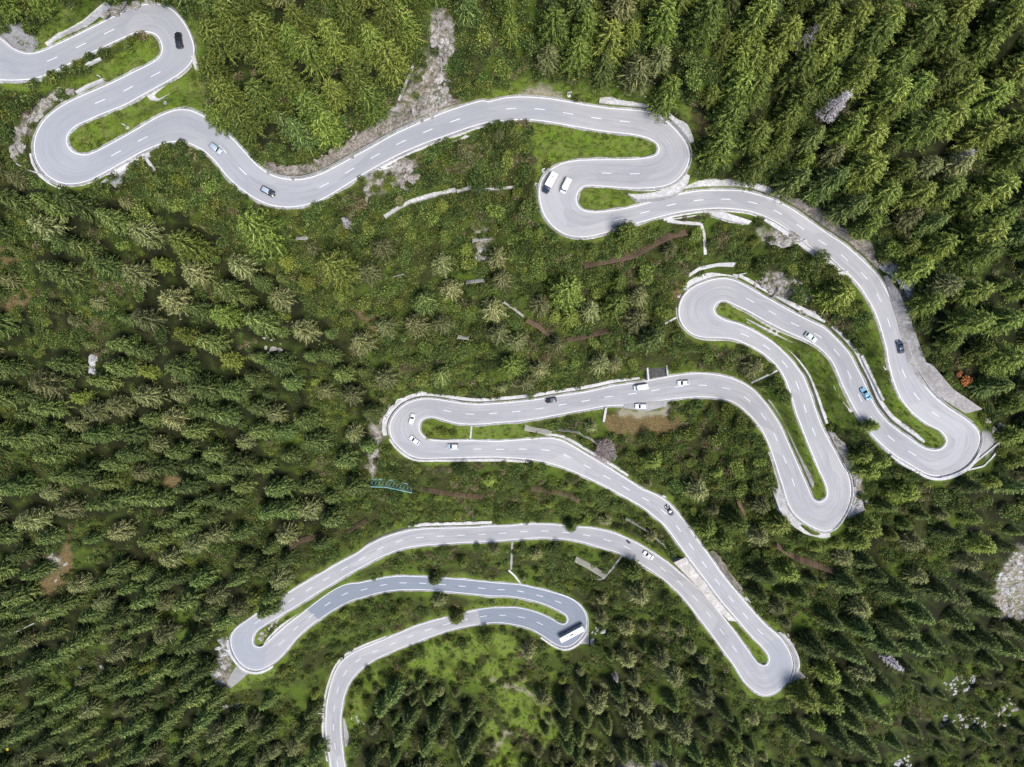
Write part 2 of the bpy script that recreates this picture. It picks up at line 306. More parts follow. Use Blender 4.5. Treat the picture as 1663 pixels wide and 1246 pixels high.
def inpoly(poly, x, y):
    x = np.asarray(x, float); y = np.asarray(y, float); r = np.zeros(x.shape, bool); n = len(poly)
    for i in range(n):
        x1, y1 = poly[i]; x2, y2 = poly[(i + 1) % n]
        if y1 == y2: continue
        c = ((y1 > y) != (y2 > y)) & (x < (x2 - x1) * (y - y1) / (y2 - y1) + x1); r ^= c
    return r
GRASS = [[(0, 132), (60, 138), (120, 124), (200, 82), (235, 60), (256, 62), (258, 88), (230, 110), (150, 140), (105, 150), (60, 150), (0, 150)],
         [(110, 228), (118, 205), (180, 175), (300, 118), (312, 130), (312, 180), (240, 200), (190, 225), (150, 245), (120, 245)],
         [(40, 75), (75, 30), (130, 0), (175, 0), (140, 40), (75, 85)], [(300, 10), (330, 40), (335, 200), (310, 180), (318, 100)],
         [(862, 200), (880, 200), (990, 212), (1040, 222), (1062, 236), (1062, 250), (1000, 256), (930, 258), (892, 268), (868, 300), (868, 250)],
         [(940, 308), (980, 305), (1050, 318), (1035, 332), (960, 339), (940, 330)], [(1060, 320), (1110, 290), (1210, 296), (1200, 304), (1060, 325)],
         [(1380, 500), (1420, 520), (1440, 600), (1475, 670), (1530, 710), (1530, 730), (1505, 728), (1440, 680), (1405, 610), (1395, 560)],
         [(1290, 565), (1330, 575), (1370, 640), (1385, 700), (1350, 690), (1325, 640)], [(1160, 495), (1180, 492), (1300, 560), (1285, 575), (1200, 525), (1165, 515)],
         [(1225, 610), (1275, 650), (1300, 700), (1338, 800), (1322, 808), (1290, 730), (1255, 670)],
         [(680, 688), (768, 688), (860, 690), (860, 712), (690, 712)], [(1170, 995), (1200, 1005), (1250, 1060), (1245, 1078), (1225, 1070)],
         [(820, 965), (870, 978), (915, 1000), (910, 1012), (850, 990)], [(380, 1080), (440, 1075), (450, 1095), (360, 1130)],
         [(930, 135), (1000, 130), (1060, 140), (1100, 160), (1150, 200), (1130, 240), (1110, 190), (1060, 165), (930, 158)], [(800, 145), (850, 125), (930, 135), (920, 160), (800, 160)],
         [(960, 60)] * 3]
MEADOW = [[(640, 1060), (720, 1020), (830, 1030), (850, 1090), (780, 1110), (660, 1100), (600, 1130), (580, 1200), (570, 1246), (560, 1150), (590, 1090)],
         [(800, 1110), (900, 1090), (920, 1180), (850, 1246), (780, 1246)]]
BARE = {'grey': [[(0, 45), (20, 38), (45, 45), (58, 62), (60, 80), (30, 82), (0, 66)], [(1600, 700), (1625, 712), (1600, 745), (1590, 720)]],
        'tan': [[(795, 1103), (845, 1112), (866, 1130), (862, 1134), (842, 1118), (795, 1109)], [(800, 1212), (826, 1183), (829, 1186), (806, 1218)], [(832, 157), (855, 143), (885, 139), (905, 146), (918, 162), (880, 160)], [(1000, 662), (1060, 668), (1104, 658), (1100, 670), (1060, 678), (1010, 676)]],
        'brown': [[(52, 960), (100, 900), (112, 870), (118, 920), (90, 985), (70, 1010), (50, 995)], [(0, 465), (30, 460), (60, 480), (30, 510), (0, 505)],
                  [(1125, 185), (1150, 190), (1160, 215), (1135, 235)], [(0, 400), (40, 415), (20, 440), (0, 440)], [(575, 500), (610, 505), (620, 540), (590, 530)], [(1095, 450), (1110, 480), (1090, 495)],
                  [(270, 765), (300, 780), (290, 800), (265, 790)], [(980, 672), (1110, 678), (1100, 700), (1040, 708), (985, 700)]]}
ROCKZ = [[(20, 225), (40, 180), (90, 145), (125, 150), (95, 160), (60, 190), (40, 240), (30, 265)], [(700, 10), (735, 20), (740, 80), (720, 140), (745, 175), (700, 205), (640, 230), (560, 245), (600, 215), (640, 180), (690, 100)],
         [(590, 270), (640, 250), (680, 262), (660, 300), (600, 320)], [(1425, 420), (1480, 430), (1490, 500), (1480, 560), (1465, 520), (1450, 460)],
         [(1240, 440), (1290, 450), (1320, 490), (1250, 480)], [(345, 1110), (360, 1040), (385, 1040), (370, 1120)],
         [(1612, 960), (1640, 900), (1663, 880), (1700, 900), (1700, 1010), (1625, 1010)], [(770, 370), (800, 365), (795, 430), (770, 420)], [(240, 1000), (242, 1000), (242, 1002)],
         [(600, 690), (625, 660), (640, 670), (620, 720), (610, 780), (598, 775)], [(1230, 370), (1300, 380), (1290, 400), (1240, 395)], [(1340, 700), (1385, 740), (1400, 800), (1380, 820), (1360, 760)], [(1000, 1240), (1100, 1240), (1050, 1300)],
         [(80, 900), (100, 905), (95, 925), (80, 920)]]
jx = gx + (vnoise(gx + 900, gy + 900, 7, 11) - .5) * 12; jy = gy + (vnoise(gx + 900, gy + 900, 7, 12) - .5) * 12
def zone(polys):
    z = np.zeros(gx.shape)
    for p_ in polys: z = np.maximum(z, inpoly(p_, jx, jy) * 1.0)
    k = z.copy(); k[1:-1, 1:-1] = (z[1:-1, 1:-1] * 2 + z[:-2, 1:-1] + z[2:, 1:-1] + z[1:-1, :-2] + z[1:-1, 2:]) / 6
    return k
FORP = [[(-450, 300), (0, 300), (300, 340), (450, 440), (600, 600), (600, 820), (420, 960), (350, 1120), (525, 1250), (525, 1700), (-450, 1700)], [(320, -450), (700, -450), (700, 0), (640, 130), (520, 245), (440, 255), (340, 190)],
        [(740, -450), (2200, -450), (2200, 1700), (1120, 1700), (1100, 1130), (1300, 1040), (1400, 860), (1620, 760), (1500, 560), (1300, 290), (1130, 190), (1000, 110)], [(880, 1110), (1000, 1050), (1130, 1060), (1180, 1120), (1140, 1700), (880, 1700)], [(590, 1120), (700, 1100), (780, 1150), (780, 1700), (580, 1700)]]
dn0 = vnoise(gx + 900, gy + 900, 62, 41)
ZF = zone(FORP) * np.clip((EDGE - 14) / 12, 0, 1) * np.clip((.66 - dn0) * 12, 0, 1)  # forest mask, also carries the shade painted on the floor
near = .85 * np.clip(1.25 - (EDGE + (vnoise(gx + 900, gy + 900, 14, 13) - .5) * 12) / 9.0, 0, 1)
ZG = np.maximum(np.maximum(zone(GRASS), near), zone(MEADOW) * np.clip((vnoise(gx + 900, gy + 900, 17, 51) * .6 + vnoise(gx + 900, gy + 900, 6, 52) * .4 - .36) * 5, 0, 1)); ZT = zone(BARE['tan']); ZY = zone(BARE['grey']); ZB = zone(BARE['brown']); ZR = zone(ROCKZ)

verts = np.stack([(gx - CX) * DG / F, -(gy - CY) * DG / F, HCAM - DG], -1).reshape(-1, 3)
ny, nx = gx.shape
idx = np.arange(ny * nx).reshape(ny, nx)
fc = np.stack([idx[:-1, :-1], idx[1:, :-1], idx[1:, 1:], idx[:-1, 1:]], -1).reshape(-1, 4)
me = bpy.data.meshes.new('ground'); me.vertices.add(len(verts)); me.vertices.foreach_set('co', verts.ravel())
me.loops.add(len(fc) * 4); me.loops.foreach_set('vertex_index', fc.ravel()); me.polygons.add(len(fc))
me.polygons.foreach_set('loop_start', np.arange(0, len(fc) * 4, 4)); me.polygons.foreach_set('loop_total', np.full(len(fc), 4)); me.update()
me.polygons.foreach_set('use_smooth', np.ones(len(fc), bool))
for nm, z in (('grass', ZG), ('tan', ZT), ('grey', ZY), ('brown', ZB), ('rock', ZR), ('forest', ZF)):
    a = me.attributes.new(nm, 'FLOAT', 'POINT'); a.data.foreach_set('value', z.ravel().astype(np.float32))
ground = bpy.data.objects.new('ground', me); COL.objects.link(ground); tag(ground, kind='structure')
m, nt_, b = newmat('hillside', 0.95, 0.15); N = NB(nt_)
geo = N.n('ShaderNodeNewGeometry'); PP = geo.outputs['Position']
f1 = N.noise(0.35, 6, PP, 0.7); f2 = N.noise(1.9, 5, PP, 0.7); f3 = N.noise(0.06, 4, PP)
soil = N.ramp(f2, [(0.3, (0.016, 0.018, 0.006)), (0.5, (0.034, 0.040, 0.010)), (0.7, (0.075, 0.072, 0.024))])
soil = N.mix(N.ramp(f3, [(0.45, (0, 0, 0)), (0.6, (1, 1, 1))]), soil, N.ramp(f2, [(0.3, (0.035, 0.062, 0.006)), (0.7, (0.095, 0.135, 0.018))]))
soil = N.mix(N.math('MULTIPLY', N.attr('forest').outputs['Fac'], 0.9), soil, N.ramp(f2, [(0.3, (0.004, 0.005, 0.002)), (0.62, (0.016, 0.017, 0.006)), (0.8, (0.045, 0.042, 0.016))]))  # dark needle floor, taken near black to paint the shade between crowns
gr = N.ramp(f2, [(0.25, (0.062, 0.110, 0.008)), (0.5, (0.105, 0.168, 0.014)), (0.75, (0.17, 0.225, 0.036))])
gr = N.mix(N.ramp(f1, [(0.4, (0, 0, 0)), (0.68, (1, 1, 1))]), gr, N.ramp(f2, [(0.3, (0.080, 0.100, 0.018)), (0.7, (0.18, 0.175, 0.06))]))
col = N.mix(N.attr('grass').outputs['Fac'], soil, gr)
col = N.mix(N.attr('brown').outputs['Fac'], col, N.ramp(f2, [(0.3, (0.055, 0.048, 0.018)), (0.5, (0.12, 0.085, 0.035)), (0.7, (0.24, 0.175, 0.09))]))
col = N.mix(N.attr('tan').outputs['Fac'], col, N.ramp(f2, [(0.3, (0.17, 0.15, 0.085)), (0.55, (0.27, 0.24, 0.17)), (0.7, (0.36, 0.33, 0.27))]))
col = N.mix(N.attr('grey').outputs['Fac'], col, N.ramp(f2, [(0.3, (0.17, 0.165, 0.165)), (0.7, (0.33, 0.32, 0.32))]))
rk = N.ramp(N.noise(0.8, 8, PP, 0.75), [(0.35, (0.08, 0.07, 0.045)), (0.48, (0.20, 0.17, 0.13)), (0.6, (0.42, 0.38, 0.34)), (0.75, (0.58, 0.55, 0.53))])
col = N.mix(N.math('MULTIPLY', N.attr('rock').outputs['Fac'], N.ramp(f1, [(0.35, (0.15,) * 3), (0.55, (1, 1, 1))])), col, rk)
N.l(col, b.inputs['Base Color']); N.bump(f2, 0.9, 0.5, b)
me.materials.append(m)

# ---------------------------------------------------------------- the road
RX = np.stack([(E[:, 0] - CX) * RD / F, -(E[:, 1] - CY) * RD / F, HCAM - RD], -1)      # left edge line
RY = np.stack([(E[:, 2] - CX) * RD / F, -(E[:, 3] - CY) * RD / F, HCAM - RD], -1)      # right edge line
ACR = RY - RX; WID = np.linalg.norm(ACR, axis=1); ACR = ACR / WID[:, None]
def rpos(i, off, dz=0.0):
    """off metres from the left edge line towards the right one; negative lies outside"""
    v = RX[i] + ACR[i] * off; return (v[0], v[1], v[2] + dz)
NA = 12
rv = []; ruv = []
for i in range(nR):
    for k in range(NA + 1):
        o = -0.25 + (WID[i] + 0.5) * k / NA
        rv.append(rpos(i, o)); ruv.append((k / NA, ARC[i] / 7.0))
rf = [(i * (NA + 1) + k, i * (NA + 1) + k + 1, (i + 1) * (NA + 1) + k + 1, (i + 1) * (NA + 1) + k) for i in range(nR - 1) for k in range(NA)]
road = mesh_obj('road', rv, rf, smooth=True); tag(road, kind='structure')
me = road.data; uvl = me.uv_layers.new(name='UVMap')
lv = np.empty(len(me.loops), int); me.loops.foreach_get('vertex_index', lv); uvl.data.foreach_set('uv', np.array(ruv)[lv].ravel())
def ridx(px, py, lo=0, hi=None):
    hi = nR if hi is None else hi
    return lo + int(np.argmin(np.hypot(C[lo:hi, 0] - px, C[lo:hi, 1] - py)))
dark = np.zeros(nR); blue = np.zeros(nR); pale = np.zeros(nR)
i_a, i_b = ridx(500, 985), ridx(778, 1003); dark[i_a:i_b] = 1.0
i_p1 = ridx(882, 1012, ridx(900, 1040) if ridx(900, 1040) > i_a else i_a, i_b)
for a_, b_, v_ in (((0, 100), (430, 290), .35), ((400, 260), (900, 180), .25), ((395, 975), (430, 1060), .45), ((1255, 1040), (1250, 1110), .4), ((880, 300), (930, 370), .1)):
    i0, i1 = ridx(*a_), ridx(*b_); blue[min(i0, i1):max(i0, i1)] = np.maximum(blue[min(i0, i1):max(i0, i1)], v_)
i0 = ridx(620, 905, i_a - 900 if i_a > 900 else 0, i_a)
for nm, arr in (('dark', dark), ('blue', blue)):
    a = me.attributes.new(nm, 'FLOAT', 'POINT'); a.data.foreach_set('value', np.repeat(arr, NA + 1).astype(np.float32))
m, nt_, b = newmat('asphalt', 0.85, 0.25); N = NB(nt_)
uv = N.n('ShaderNodeUVMap'); sep = N.n('ShaderNodeSeparateXYZ'); N.l(uv.outputs[0], sep.inputs[0])
geo = N.n('ShaderNodeNewGeometry'); PP = geo.outputs['Position']
mp = N.n('ShaderNodeMapping'); N.l(uv.outputs[0], mp.inputs[0]); mp.inputs['Scale'].default_value = (14, 0.55, 1)
streak = N.noise(1.0, 5, mp.outputs[0], 0.65); gnl = N.noise(5.0, 4, PP, 0.8); big = N.noise(0.09, 4, PP)
c = N.ramp(streak, [(0.3, (0.262, 0.258, 0.262)), (0.5, (0.318, 0.311, 0.314)), (0.72, (0.372, 0.362, 0.362))])
c = N.mix(0.22, c, N.mix(1.0, c, N.ramp(gnl, [(0.3, (0.5,) * 3), (0.7, (1.4,) * 3)]), 'MULTIPLY'))
c = N.mix(N.ramp(big, [(0.4, (0, 0, 0)), (0.65, (0.6,) * 3)]), c, (0.268, 0.270, 0.280))
wt = N.math('COSINE', N.math('MULTIPLY', sep.outputs[0], 25.13)); c = N.mix(N.math('MULTIPLY', N.ramp(wt, [(0.5, (0, 0, 0)), (1, (1, 1, 1))]), N.ramp(N.noise(0.13, 3, PP), [(0.35, (0, 0, 0)), (0.7, (.5,) * 3)])), c, (0.235, 0.235, 0.245))
mp2 = N.n('ShaderNodeMapping'); N.l(uv.outputs[0], mp2.inputs[0]); mp2.inputs['Scale'].default_value = (2.0, 0.42, 1); pv = N.n('ShaderNodeSeparateColor'); N.l(N.voro(1.0, mp2.outputs[0], 'F1', 'Color'), pv.inputs[0]); c = N.mix(N.ramp(pv.outputs[0], [(0.80, (0, 0, 0)), (0.82, (.32,) * 3)]), c, (0.225, 0.225, 0.235)); c = N.mix(N.ramp(pv.outputs[1], [(0.85, (0, 0, 0)), (0.87, (.35,) * 3)]), c, (0.40, 0.39, 0.38))
ed = N.math('ABSOLUTE', N.math('SUBTRACT', sep.outputs[0], 0.5)); 
c = N.mix(N.ramp(ed, [(0.33, (0, 0, 0)), (0.5, (0.75,) * 3)]), c, (0.385, 0.362, 0.348))     # dusty, pale margins
c = N.mix(N.attr('blue').outputs['Fac'], c, (0.225, 0.248, 0.285))
c = N.mix(N.attr('dark').outputs['Fac'], c, N.ramp(streak, [(0.3, (0.155, 0.175, 0.205)), (0.7, (0.205, 0.225, 0.26))]))
cr = N.voro(0.22, N.mix(0.25, PP, N.n('ShaderNodeTexNoise').outputs['Color']), 'DISTANCE_TO_EDGE')
c = N.mix(N.math('MULTIPLY', N.ramp(cr, [(0.0, (1, 1, 1)), (0.006, (0, 0, 0))]), N.ramp(big, [(0.45, (0, 0, 0)), (0.65, (0.45,) * 3)])), c, (0.17, 0.17, 0.18))
N.l(c, b.inputs['Base Color']); me.materials.append(m)

def strip(i0, i1, o0, o1, z0, z1, step=1, side='L'):
    """strip between two offsets; side L: metres outside the left line, R: outside the right line"""
    v = []; f = []; k = 0
    for i in list(range(i0, i1, step)) + [i1]:
        if side == 'L': a, c_ = -o0, -o1
        else: a, c_ = WID[i] + o0, WID[i] + o1
        v += [rpos(i, a, z0), rpos(i, c_, z1)]
        if k: f.append((2 * k - 2, 2 * k - 1, 2 * k + 1, 2 * k))
        k += 1
    return v, f
mv = []; mf = []
def addm(v, f):
    b0 = len(mv); mv.extend(v); mf.extend(tuple(x + b0 for x in q) for q in f)
for sd in 'LR': addm(*strip(0, nR - 1, -0.11, 0.11, 0.012, 0.012, 1, sd))
# centre dashes: left out where the bend is tight
dirv = np.gradient(C, axis=0); ang = np.unwrap(np.arctan2(dirv[:, 1], dirv[:, 0]))
kap = np.abs(np.gradient(ang) / np.maximum(np.gradient(ARC), 1e-3))
kap = np.convolve(kap, np.ones(21) / 21, 'same')
pos = 3.0
while pos < ARC[-1] - 6:
    i0 = int(np.searchsorted(ARC, pos)); i1 = int(np.searchsorted(ARC, pos + 3.1))
    if kap[i0:i1 + 1].max() < 0.045 and i1 > i0:
        v = []; f = []
        for k, s_ in enumerate((pos, pos + 1.05, pos + 2.1, pos + 3.1)):
            i = min(int(np.searchsorted(ARC, s_)), nR - 1); t = (s_ - ARC[i - 1]) / max(1e-6, ARC[i] - ARC[i - 1])
            for o in (-0.10, 0.10):
                a = np.array(rpos(i - 1, WID[i - 1] / 2 + o, 0.014)); c_ = np.array(rpos(i, WID[i] / 2 + o, 0.014)); v.append(tuple(a * (1 - t) + c_ * t))
            if k: f.append((2 * k - 2, 2 * k - 1, 2 * k + 1, 2 * k))
        addm(v, f)
    pos += 8.7
mk = mesh_obj('road_markings', mv, mf, M['marking']); tag(mk, kind='structure')
# low stone kerb and verge shoulder on both sides with a skirt down into the bank
kv = []; kf = []
for sd in 'LR':
    prof = [(0.24, -0.3), (0.25, 0.10), (0.72, 0.12), (0.95, -0.25), (1.0, -2.2)]
    b0 = len(kv); n = 0
    for i in range(nR):
        wob = 0.18 * math.sin(i * 0.37) * math.sin(i * 0.113 + (2 if sd == 'L' else 0))
        for (o, z) in prof:
            oo = o + (wob if o > 0.3 else 0)
            kv.append(rpos(i, -oo if sd == 'L' else WID[i] + oo, z))
        if n:
            for k in range(len(prof) - 1):
                a = b0 + (n - 1) * len(prof) + k; c_ = b0 + n * len(prof) + k
                kf.append((a, a + 1, c_ + 1, c_))
        n += 1
kb = mesh_obj('kerb', kv, kf, M['kerbstone']); tag(kb, kind='structure')
# ---------------------------------------------------------------- walls, bands, rails
def seg(pa, pb):
    i, j = ridx(*pa), ridx(*pb); return (i, j) if i < j else (j, i)
BLOCK = []      # picture positions (x, y, radius) kept clear of planting
def wall_along(name, label, cat, pa, pb, side, o0, o1, h0, h1, mat, deep=5.0, jag=0.0, thick=0.5, taper=True):
    """solid band beside the road: from offset o0 at height h0 to o1 at h1, a flat cap, then down into the ground"""
    i0, i1 = seg(pa, pb); v = []; f = []; n = 0; rr = random.Random(i0)
    prof_n = 7
    ids = list(range(i0, i1 + 1, 2))
    for q, i in enumerate(ids):
        t = q / max(1, len(ids) - 1); e = min(1, 8 * t, 8 * (1 - t)) if taper else 1.0
        j1 = o0 + (o1 - o0) * (0.45 + 0.55 * e) + jag * (rr.random() - .5); hh = h0 + (h1 - h0) * (0.3 + 0.7 * e)
        J = (lambda: jag * (rr.random() - .5) * .8) if jag > .5 else (lambda: 0.0)
        for o, z in ((o0, min(h0, h1) - 0.8), (o0, h0), (o0 * .7 + j1 * .3, h0 * .7 + hh * .3 + J()), (o0 * .35 + j1 * .65, h0 * .35 + hh * .65 + J()), (j1, hh), (j1 + thick, hh + J() * .5), (j1 + thick + 0.1, min(h0, hh) - deep)):
            v.append(rpos(i, -o if side == 'L' else WID[i] + o, z))
            if z > -1: pass
        px = E[i, 0:2] if side == 'L' else E[i, 2:4]; d = (px - C[i]); d = d / np.linalg.norm(d)
        c_ = px + d * ((o0 + j1) / 2 / (RD[i] / F)); BLOCK.append((c_[0], c_[1], (j1 - o0 + 1.2) / 2 / (RD[i] / F)))
        if n:
            for k in range(prof_n - 1):
                a = (n - 1) * prof_n + k; c2 = n * prof_n + k; f.append((a, a + 1, c2 + 1, c2))
        n += 1
    f.append(tuple(range(prof_n))[::-1]); f.append(tuple((n - 1) * prof_n + k for k in range(prof_n)))
    o = mesh_obj(name, v, f, mat); tag(o, label, cat); return o
def resamp(p, n):
    p = np.array(p, float); s = np.concatenate([[0], np.cumsum(np.linalg.norm(np.diff(p, axis=0), axis=1))])
    t = np.linspace(0, s[-1], n); return np.stack([np.interp(t, s, p[:, 0]), np.interp(t, s, p[:, 1])], -1)
def band(name, label, cat, pin, pout, h_in, h_out, mat, deep=3.0, kind=None, n=None, jag=0.0):
    """solid slab between two picture polylines resting on the ground"""
    if n is None: n = max(4, int(np.linalg.norm(np.array(pin[0]) - np.array(pin[-1])) / 5))
    a = resamp(pin, n); c_ = resamp(pout, n); v = []; f = []; rr = random.Random(n + int(pin[0][0]))
    for i in range(n):
        j = jag * (rr.random() - .5)
        A_ = at(*a[i], h_in); B_ = at(*c_[i], h_out + j); A0 = at(*a[i], h_in - deep); B0 = at(*c_[i], h_out - deep)
        v += [A0, A_] + [at(*(a[i] * (1 - u_) + c_[i] * u_), h_in * (1 - u_) + (h_out + j) * u_) for u_ in (.2, .4, .6, .8)] + [B_, B0]
        BLOCK.append(((a[i][0] + c_[i][0]) / 2, (a[i][1] + c_[i][1]) / 2, np.linalg.norm(a[i] - c_[i]) / 2 + 2))
        if i:
            for k in range(7): f.append(((i - 1) * 8 + k, (i - 1) * 8 + k + 1, i * 8 + k + 1, i * 8 + k))
    f.append(tuple(range(8))[::-1]); f.append(tuple((n - 1) * 8 + k for k in range(8)))
    o = mesh_obj(name, v, f, mat)
    if kind: tag(o, kind=kind)
    else: tag(o, label, cat)
    return o
def path_wall(name, label, cat, pts, width, h, mat, deep=2.0, jag=0.0, sub=4.0):
    """free standing wall or channel edge along a picture polyline, width in metres"""
    p = np.array(pts, float); L = np.sum(np.linalg.norm(np.diff(p, axis=0), axis=1)); q = resamp(p, max(3, int(L / sub)))
    t = np.gradient(q, axis=0); t /= np.linalg.norm(t, axis=1)[:, None]; nr = np.stack([-t[:, 1], t[:, 0]], -1)
    v = []; f = []; rr = random.Random(int(L))
    for i in range(len(q)):
        w2 = width / 2 / mpp(*q[i]) * (1 + jag * (rr.random() - .5)); a = q[i] - nr[i] * w2; c_ = q[i] + nr[i] * w2
        D = float(samp(DROAD, *q[i])); hh = h * (1 + 0.5 * jag * (rr.random() - .5))
        v += [at(a[0], a[1], -deep, D), at(a[0], a[1], hh, D), at(c_[0], c_[1], hh, D), at(c_[0], c_[1], -deep, D)]
        BLOCK.append((q[i][0], q[i][1], w2 + 2))
        if i:
            for k in range(3): f.append(((i - 1) * 4 + k, (i - 1) * 4 + k + 1, i * 4 + k + 1, i * 4 + k))
    f.append((3, 2, 1, 0)); n = len(q) - 1; f.append((n * 4, n * 4 + 1, n * 4 + 2, n * 4 + 3))
    o = mesh_obj(name, v, f, mat); tag(o, label, cat); return o

W = wall_along
W('retaining_wall', 'grey stone wall face just below the road after the topmost hairpin', 'wall', (312, 108), (232, 150), 'L', 0.9, 2.4, 0.1, -0.8, M['stonewall'], 6, .3)
W('retaining_wall', 'pale stone wall round the outside of the left hairpin and along the road after it', 'wall', (70, 245), (235, 225), 'R', 0.9, 1.5, 0.15, -0.5, M['palewall'], 6, .3)
W('retaining_wall', 'long pale stone wall below the road right of the second dip', 'wall', (600, 265), (790, 195), 'R', 0.9, 1.8, 0.15, -0.6, M['palewall'], 6, .5)
W('rock_cutting', 'bare rock cutting above the road under the pale cliff', 'rock face', (425, 285), (760, 185), 'L', 1.1, 3.0, 0.8, 2.8, M['brownrock'], 4, 1.4)
W('retaining_wall', 'dark weathered stone wall round the top of the first right hand hairpin', 'wall', (972, 190), (1112, 225), 'L', 1.0, 2.6, 0.9, 2.3, M['stonewall'], 6, .2)
W('retaining_wall', 'pale stone wall under the south side of the first right hand hairpin', 'wall', (1095, 272), (1005, 282), 'L', 0.9, 3.0, 0.1, -1.0, M['stonewall'], 7, .2)
W('retaining_wall', 'long whitish stone wall above the road right of the white vans', 'wall', (1030, 345), (1262, 325), 'L', 1.1, 3.0, 1.2, 1.9, M['stonewall'], 5, .4)
W('retaining_wall', 'pale wall around the outside of the bend with the two white vans', 'wall', (900, 310), (1000, 360), 'R', 0.9, 1.5, 0.2, -0.6, M['palewall'], 6, .2)
W('retaining_wall', 'pale wall below the road beside the white rock slab', 'wall', (1075, 340), (1240, 335), 'R', 0.8, 1.5, 0.2, -0.3, M['palewall'], 6, .1)
W('rock_cutting', 'grey brown rock cutting above the road as it runs down to the right', 'rock face', (1262, 325), (1425, 440), 'L', 1.1, 3.8, 0.9, 3.1, M['brownrock'], 4, 1.0)
W('viaduct_edge', 'white concrete viaduct edge on buttresses below the descending road', 'viaduct', (1255, 330), (1385, 420), 'R', 0.7, 1.5, 0.7, 0.7, M['palewall'], 7, 0)
W('retaining_wall', 'tan stone wall below the road between two grass strips near the right side', 'wall', (1400, 440), (1460, 600), 'R', 0.8, 1.7, 0.3, -1.4, M['paving'], 6, .3)
W('retaining_wall', 'pale parapet along the outer lower rim of the right hand hairpin', 'wall', (1580, 740), (1460, 715), 'L', 0.7, 1.1, 0.7, 0.7, M['palewall'], 6, 0)
W('retaining_wall', 'pale retaining wall on the island side below the black car', 'wall', (1500, 735), (1340, 540), 'R', 1.5, 2.3, 0.8, 0.9, M['palewall'], 4, .1)
W('drain_channel', 'dark drain channel on the island side of the road with the blue car', 'drain', (1495, 735), (1215, 480), 'R', 1.05, 1.3, 0.16, 0.16, M['ditch'], 2, 0, .1)
W('retaining_wall', 'long pale wall above the road running up to the second left hairpin', 'wall', (1335, 535), (1190, 465), 'R', 1.4, 2.3, 0.8, 1.2, M['palewall'], 4, .1)
W('retaining_wall', 'white curved wall around the top of the second left hairpin', 'wall', (1195, 470), (1130, 475), 'R', 1.0, 2.5, 0.2, 1.0, M['palewall'], 5, .1)
W('retaining_wall', 'pale stepped wall below the road with the mint car', 'wall', (1190, 478), (1395, 660), 'L', 0.8, 1.9, 0.2, -1.2, M['paving'], 6, .3)
W('retaining_wall', 'pale wall above the narrow road running to the pointed hairpin', 'wall', (1200, 533), (1325, 690), 'L', 1.5, 2.3, 0.9, 1.0, M['palewall'], 4, .1)
W('drain_channel', 'dark drain channel beside the road running to the pointed hairpin', 'drain', (1200, 533), (1325, 690), 'L', 1.05, 1.3, 0.16, 0.16, M['ditch'], 2, 0, .1)
W('retaining_wall', 'broad pale rim around the underside of the second left hairpin', 'wall', (1108, 500), (1215, 545), 'R', 0.8, 1.6, 0.3, -0.5, M['palewall'], 6, .2)
W('rock_cutting', 'broken pale rocks above the road before the pointed hairpin', 'rock face', (1330, 700), (1380, 790), 'L', 1.1, 3.0, 0.7, 2.2, M['rock'], 4, 1.6)
W('retaining_wall', 'rough stone wall face below the west side of the pointed hairpin', 'wall', (1258, 730), (1340, 855), 'L', 0.9, 3.0, 0.1, -1.2, M['stonewall'], 7, .4)
W('retaining_wall', 'tall pale wall on the island side inside the pointed hairpin', 'wall', (1310, 800), (1235, 650), 'R', 1.3, 2.2, 0.6, 1.2, M['greywall'], 4, .1)
W('drain_channel', 'black drain line inside the pointed hairpin beside the pale wall', 'drain', (1310, 800), (1180, 620), 'R', 1.05, 1.3, 0.15, 0.15, M['ditch'], 2, 0, .1)
W('retaining_wall', 'white wall above the road from the tunnel portal to the middle hairpin', 'wall', (1040, 630), (700, 650), 'R', 1.2, 1.9, 0.6, 0.9, M['palewall'], 4, .1)
W('drain_channel', 'dark drain line above the road with the black car on the long straight', 'drain', (1040, 630), (650, 690), 'R', 0.98, 1.22, 0.15, 0.15, M['ditch'], 2, 0, .08)
W('retaining_wall', 'broad white wall cap around the middle left hairpin', 'wall', (700, 650), (625, 720), 'R', 1.3, 2.6, 0.5, 0.9, M['palewall'], 6, .8)
W('retaining_wall', 'pale rim below the road leaving the middle left hairpin', 'wall', (640, 720), (860, 730), 'R', 0.75, 1.15, 0.35, 0.2, M['palewall'], 6, .1)
W('retaining_wall', 'pale wall above the road under the pink round tree', 'wall', (880, 730), (1010, 785), 'L', 1.1, 1.7, 0.5, 0.8, M['palewall'], 4, .1)
W('retaining_wall', 'reddish broken rock wall above the road beside the paved wedge', 'wall', (1140, 900), (1185, 970), 'L', 1.0, 2.6, 0.8, 2.2, M['brownrock'], 4, .9)
W('retaining_wall', 'stone wall on the outside of the lower right hairpin', 'wall', (1240, 1040), (1283, 1090), 'L', 1.0, 2.0, 0.3, 1.6, M['stonewall'], 5, .2)
W('drain_channel', 'black drain line between the paved wedge and the lower road', 'drain', (1180, 1020), (1090, 925), 'R', 0.98, 1.3, 0.15, 0.15, M['ditch'], 2, 0, .08)
W('retaining_wall', 'white wall above the dark edged stretch of the lower road', 'wall', (800, 868), (670, 878), 'R', 1.3, 2.1, 0.6, 1.0, M['palewall'], 4, .5)
W('drain_channel', 'thick black gutter above the left end of the lower road', 'drain', (790, 868), (600, 905), 'R', 1.0, 1.45, 0.15, 0.2, M['ditch'], 2, 0, .08)
W('retaining_wall', 'pale rim round the lower left hairpin', 'wall', (385, 1040), (460, 1075), 'R', 0.8, 1.5, 0.4, 0.1, M['palewall'], 6, .2)
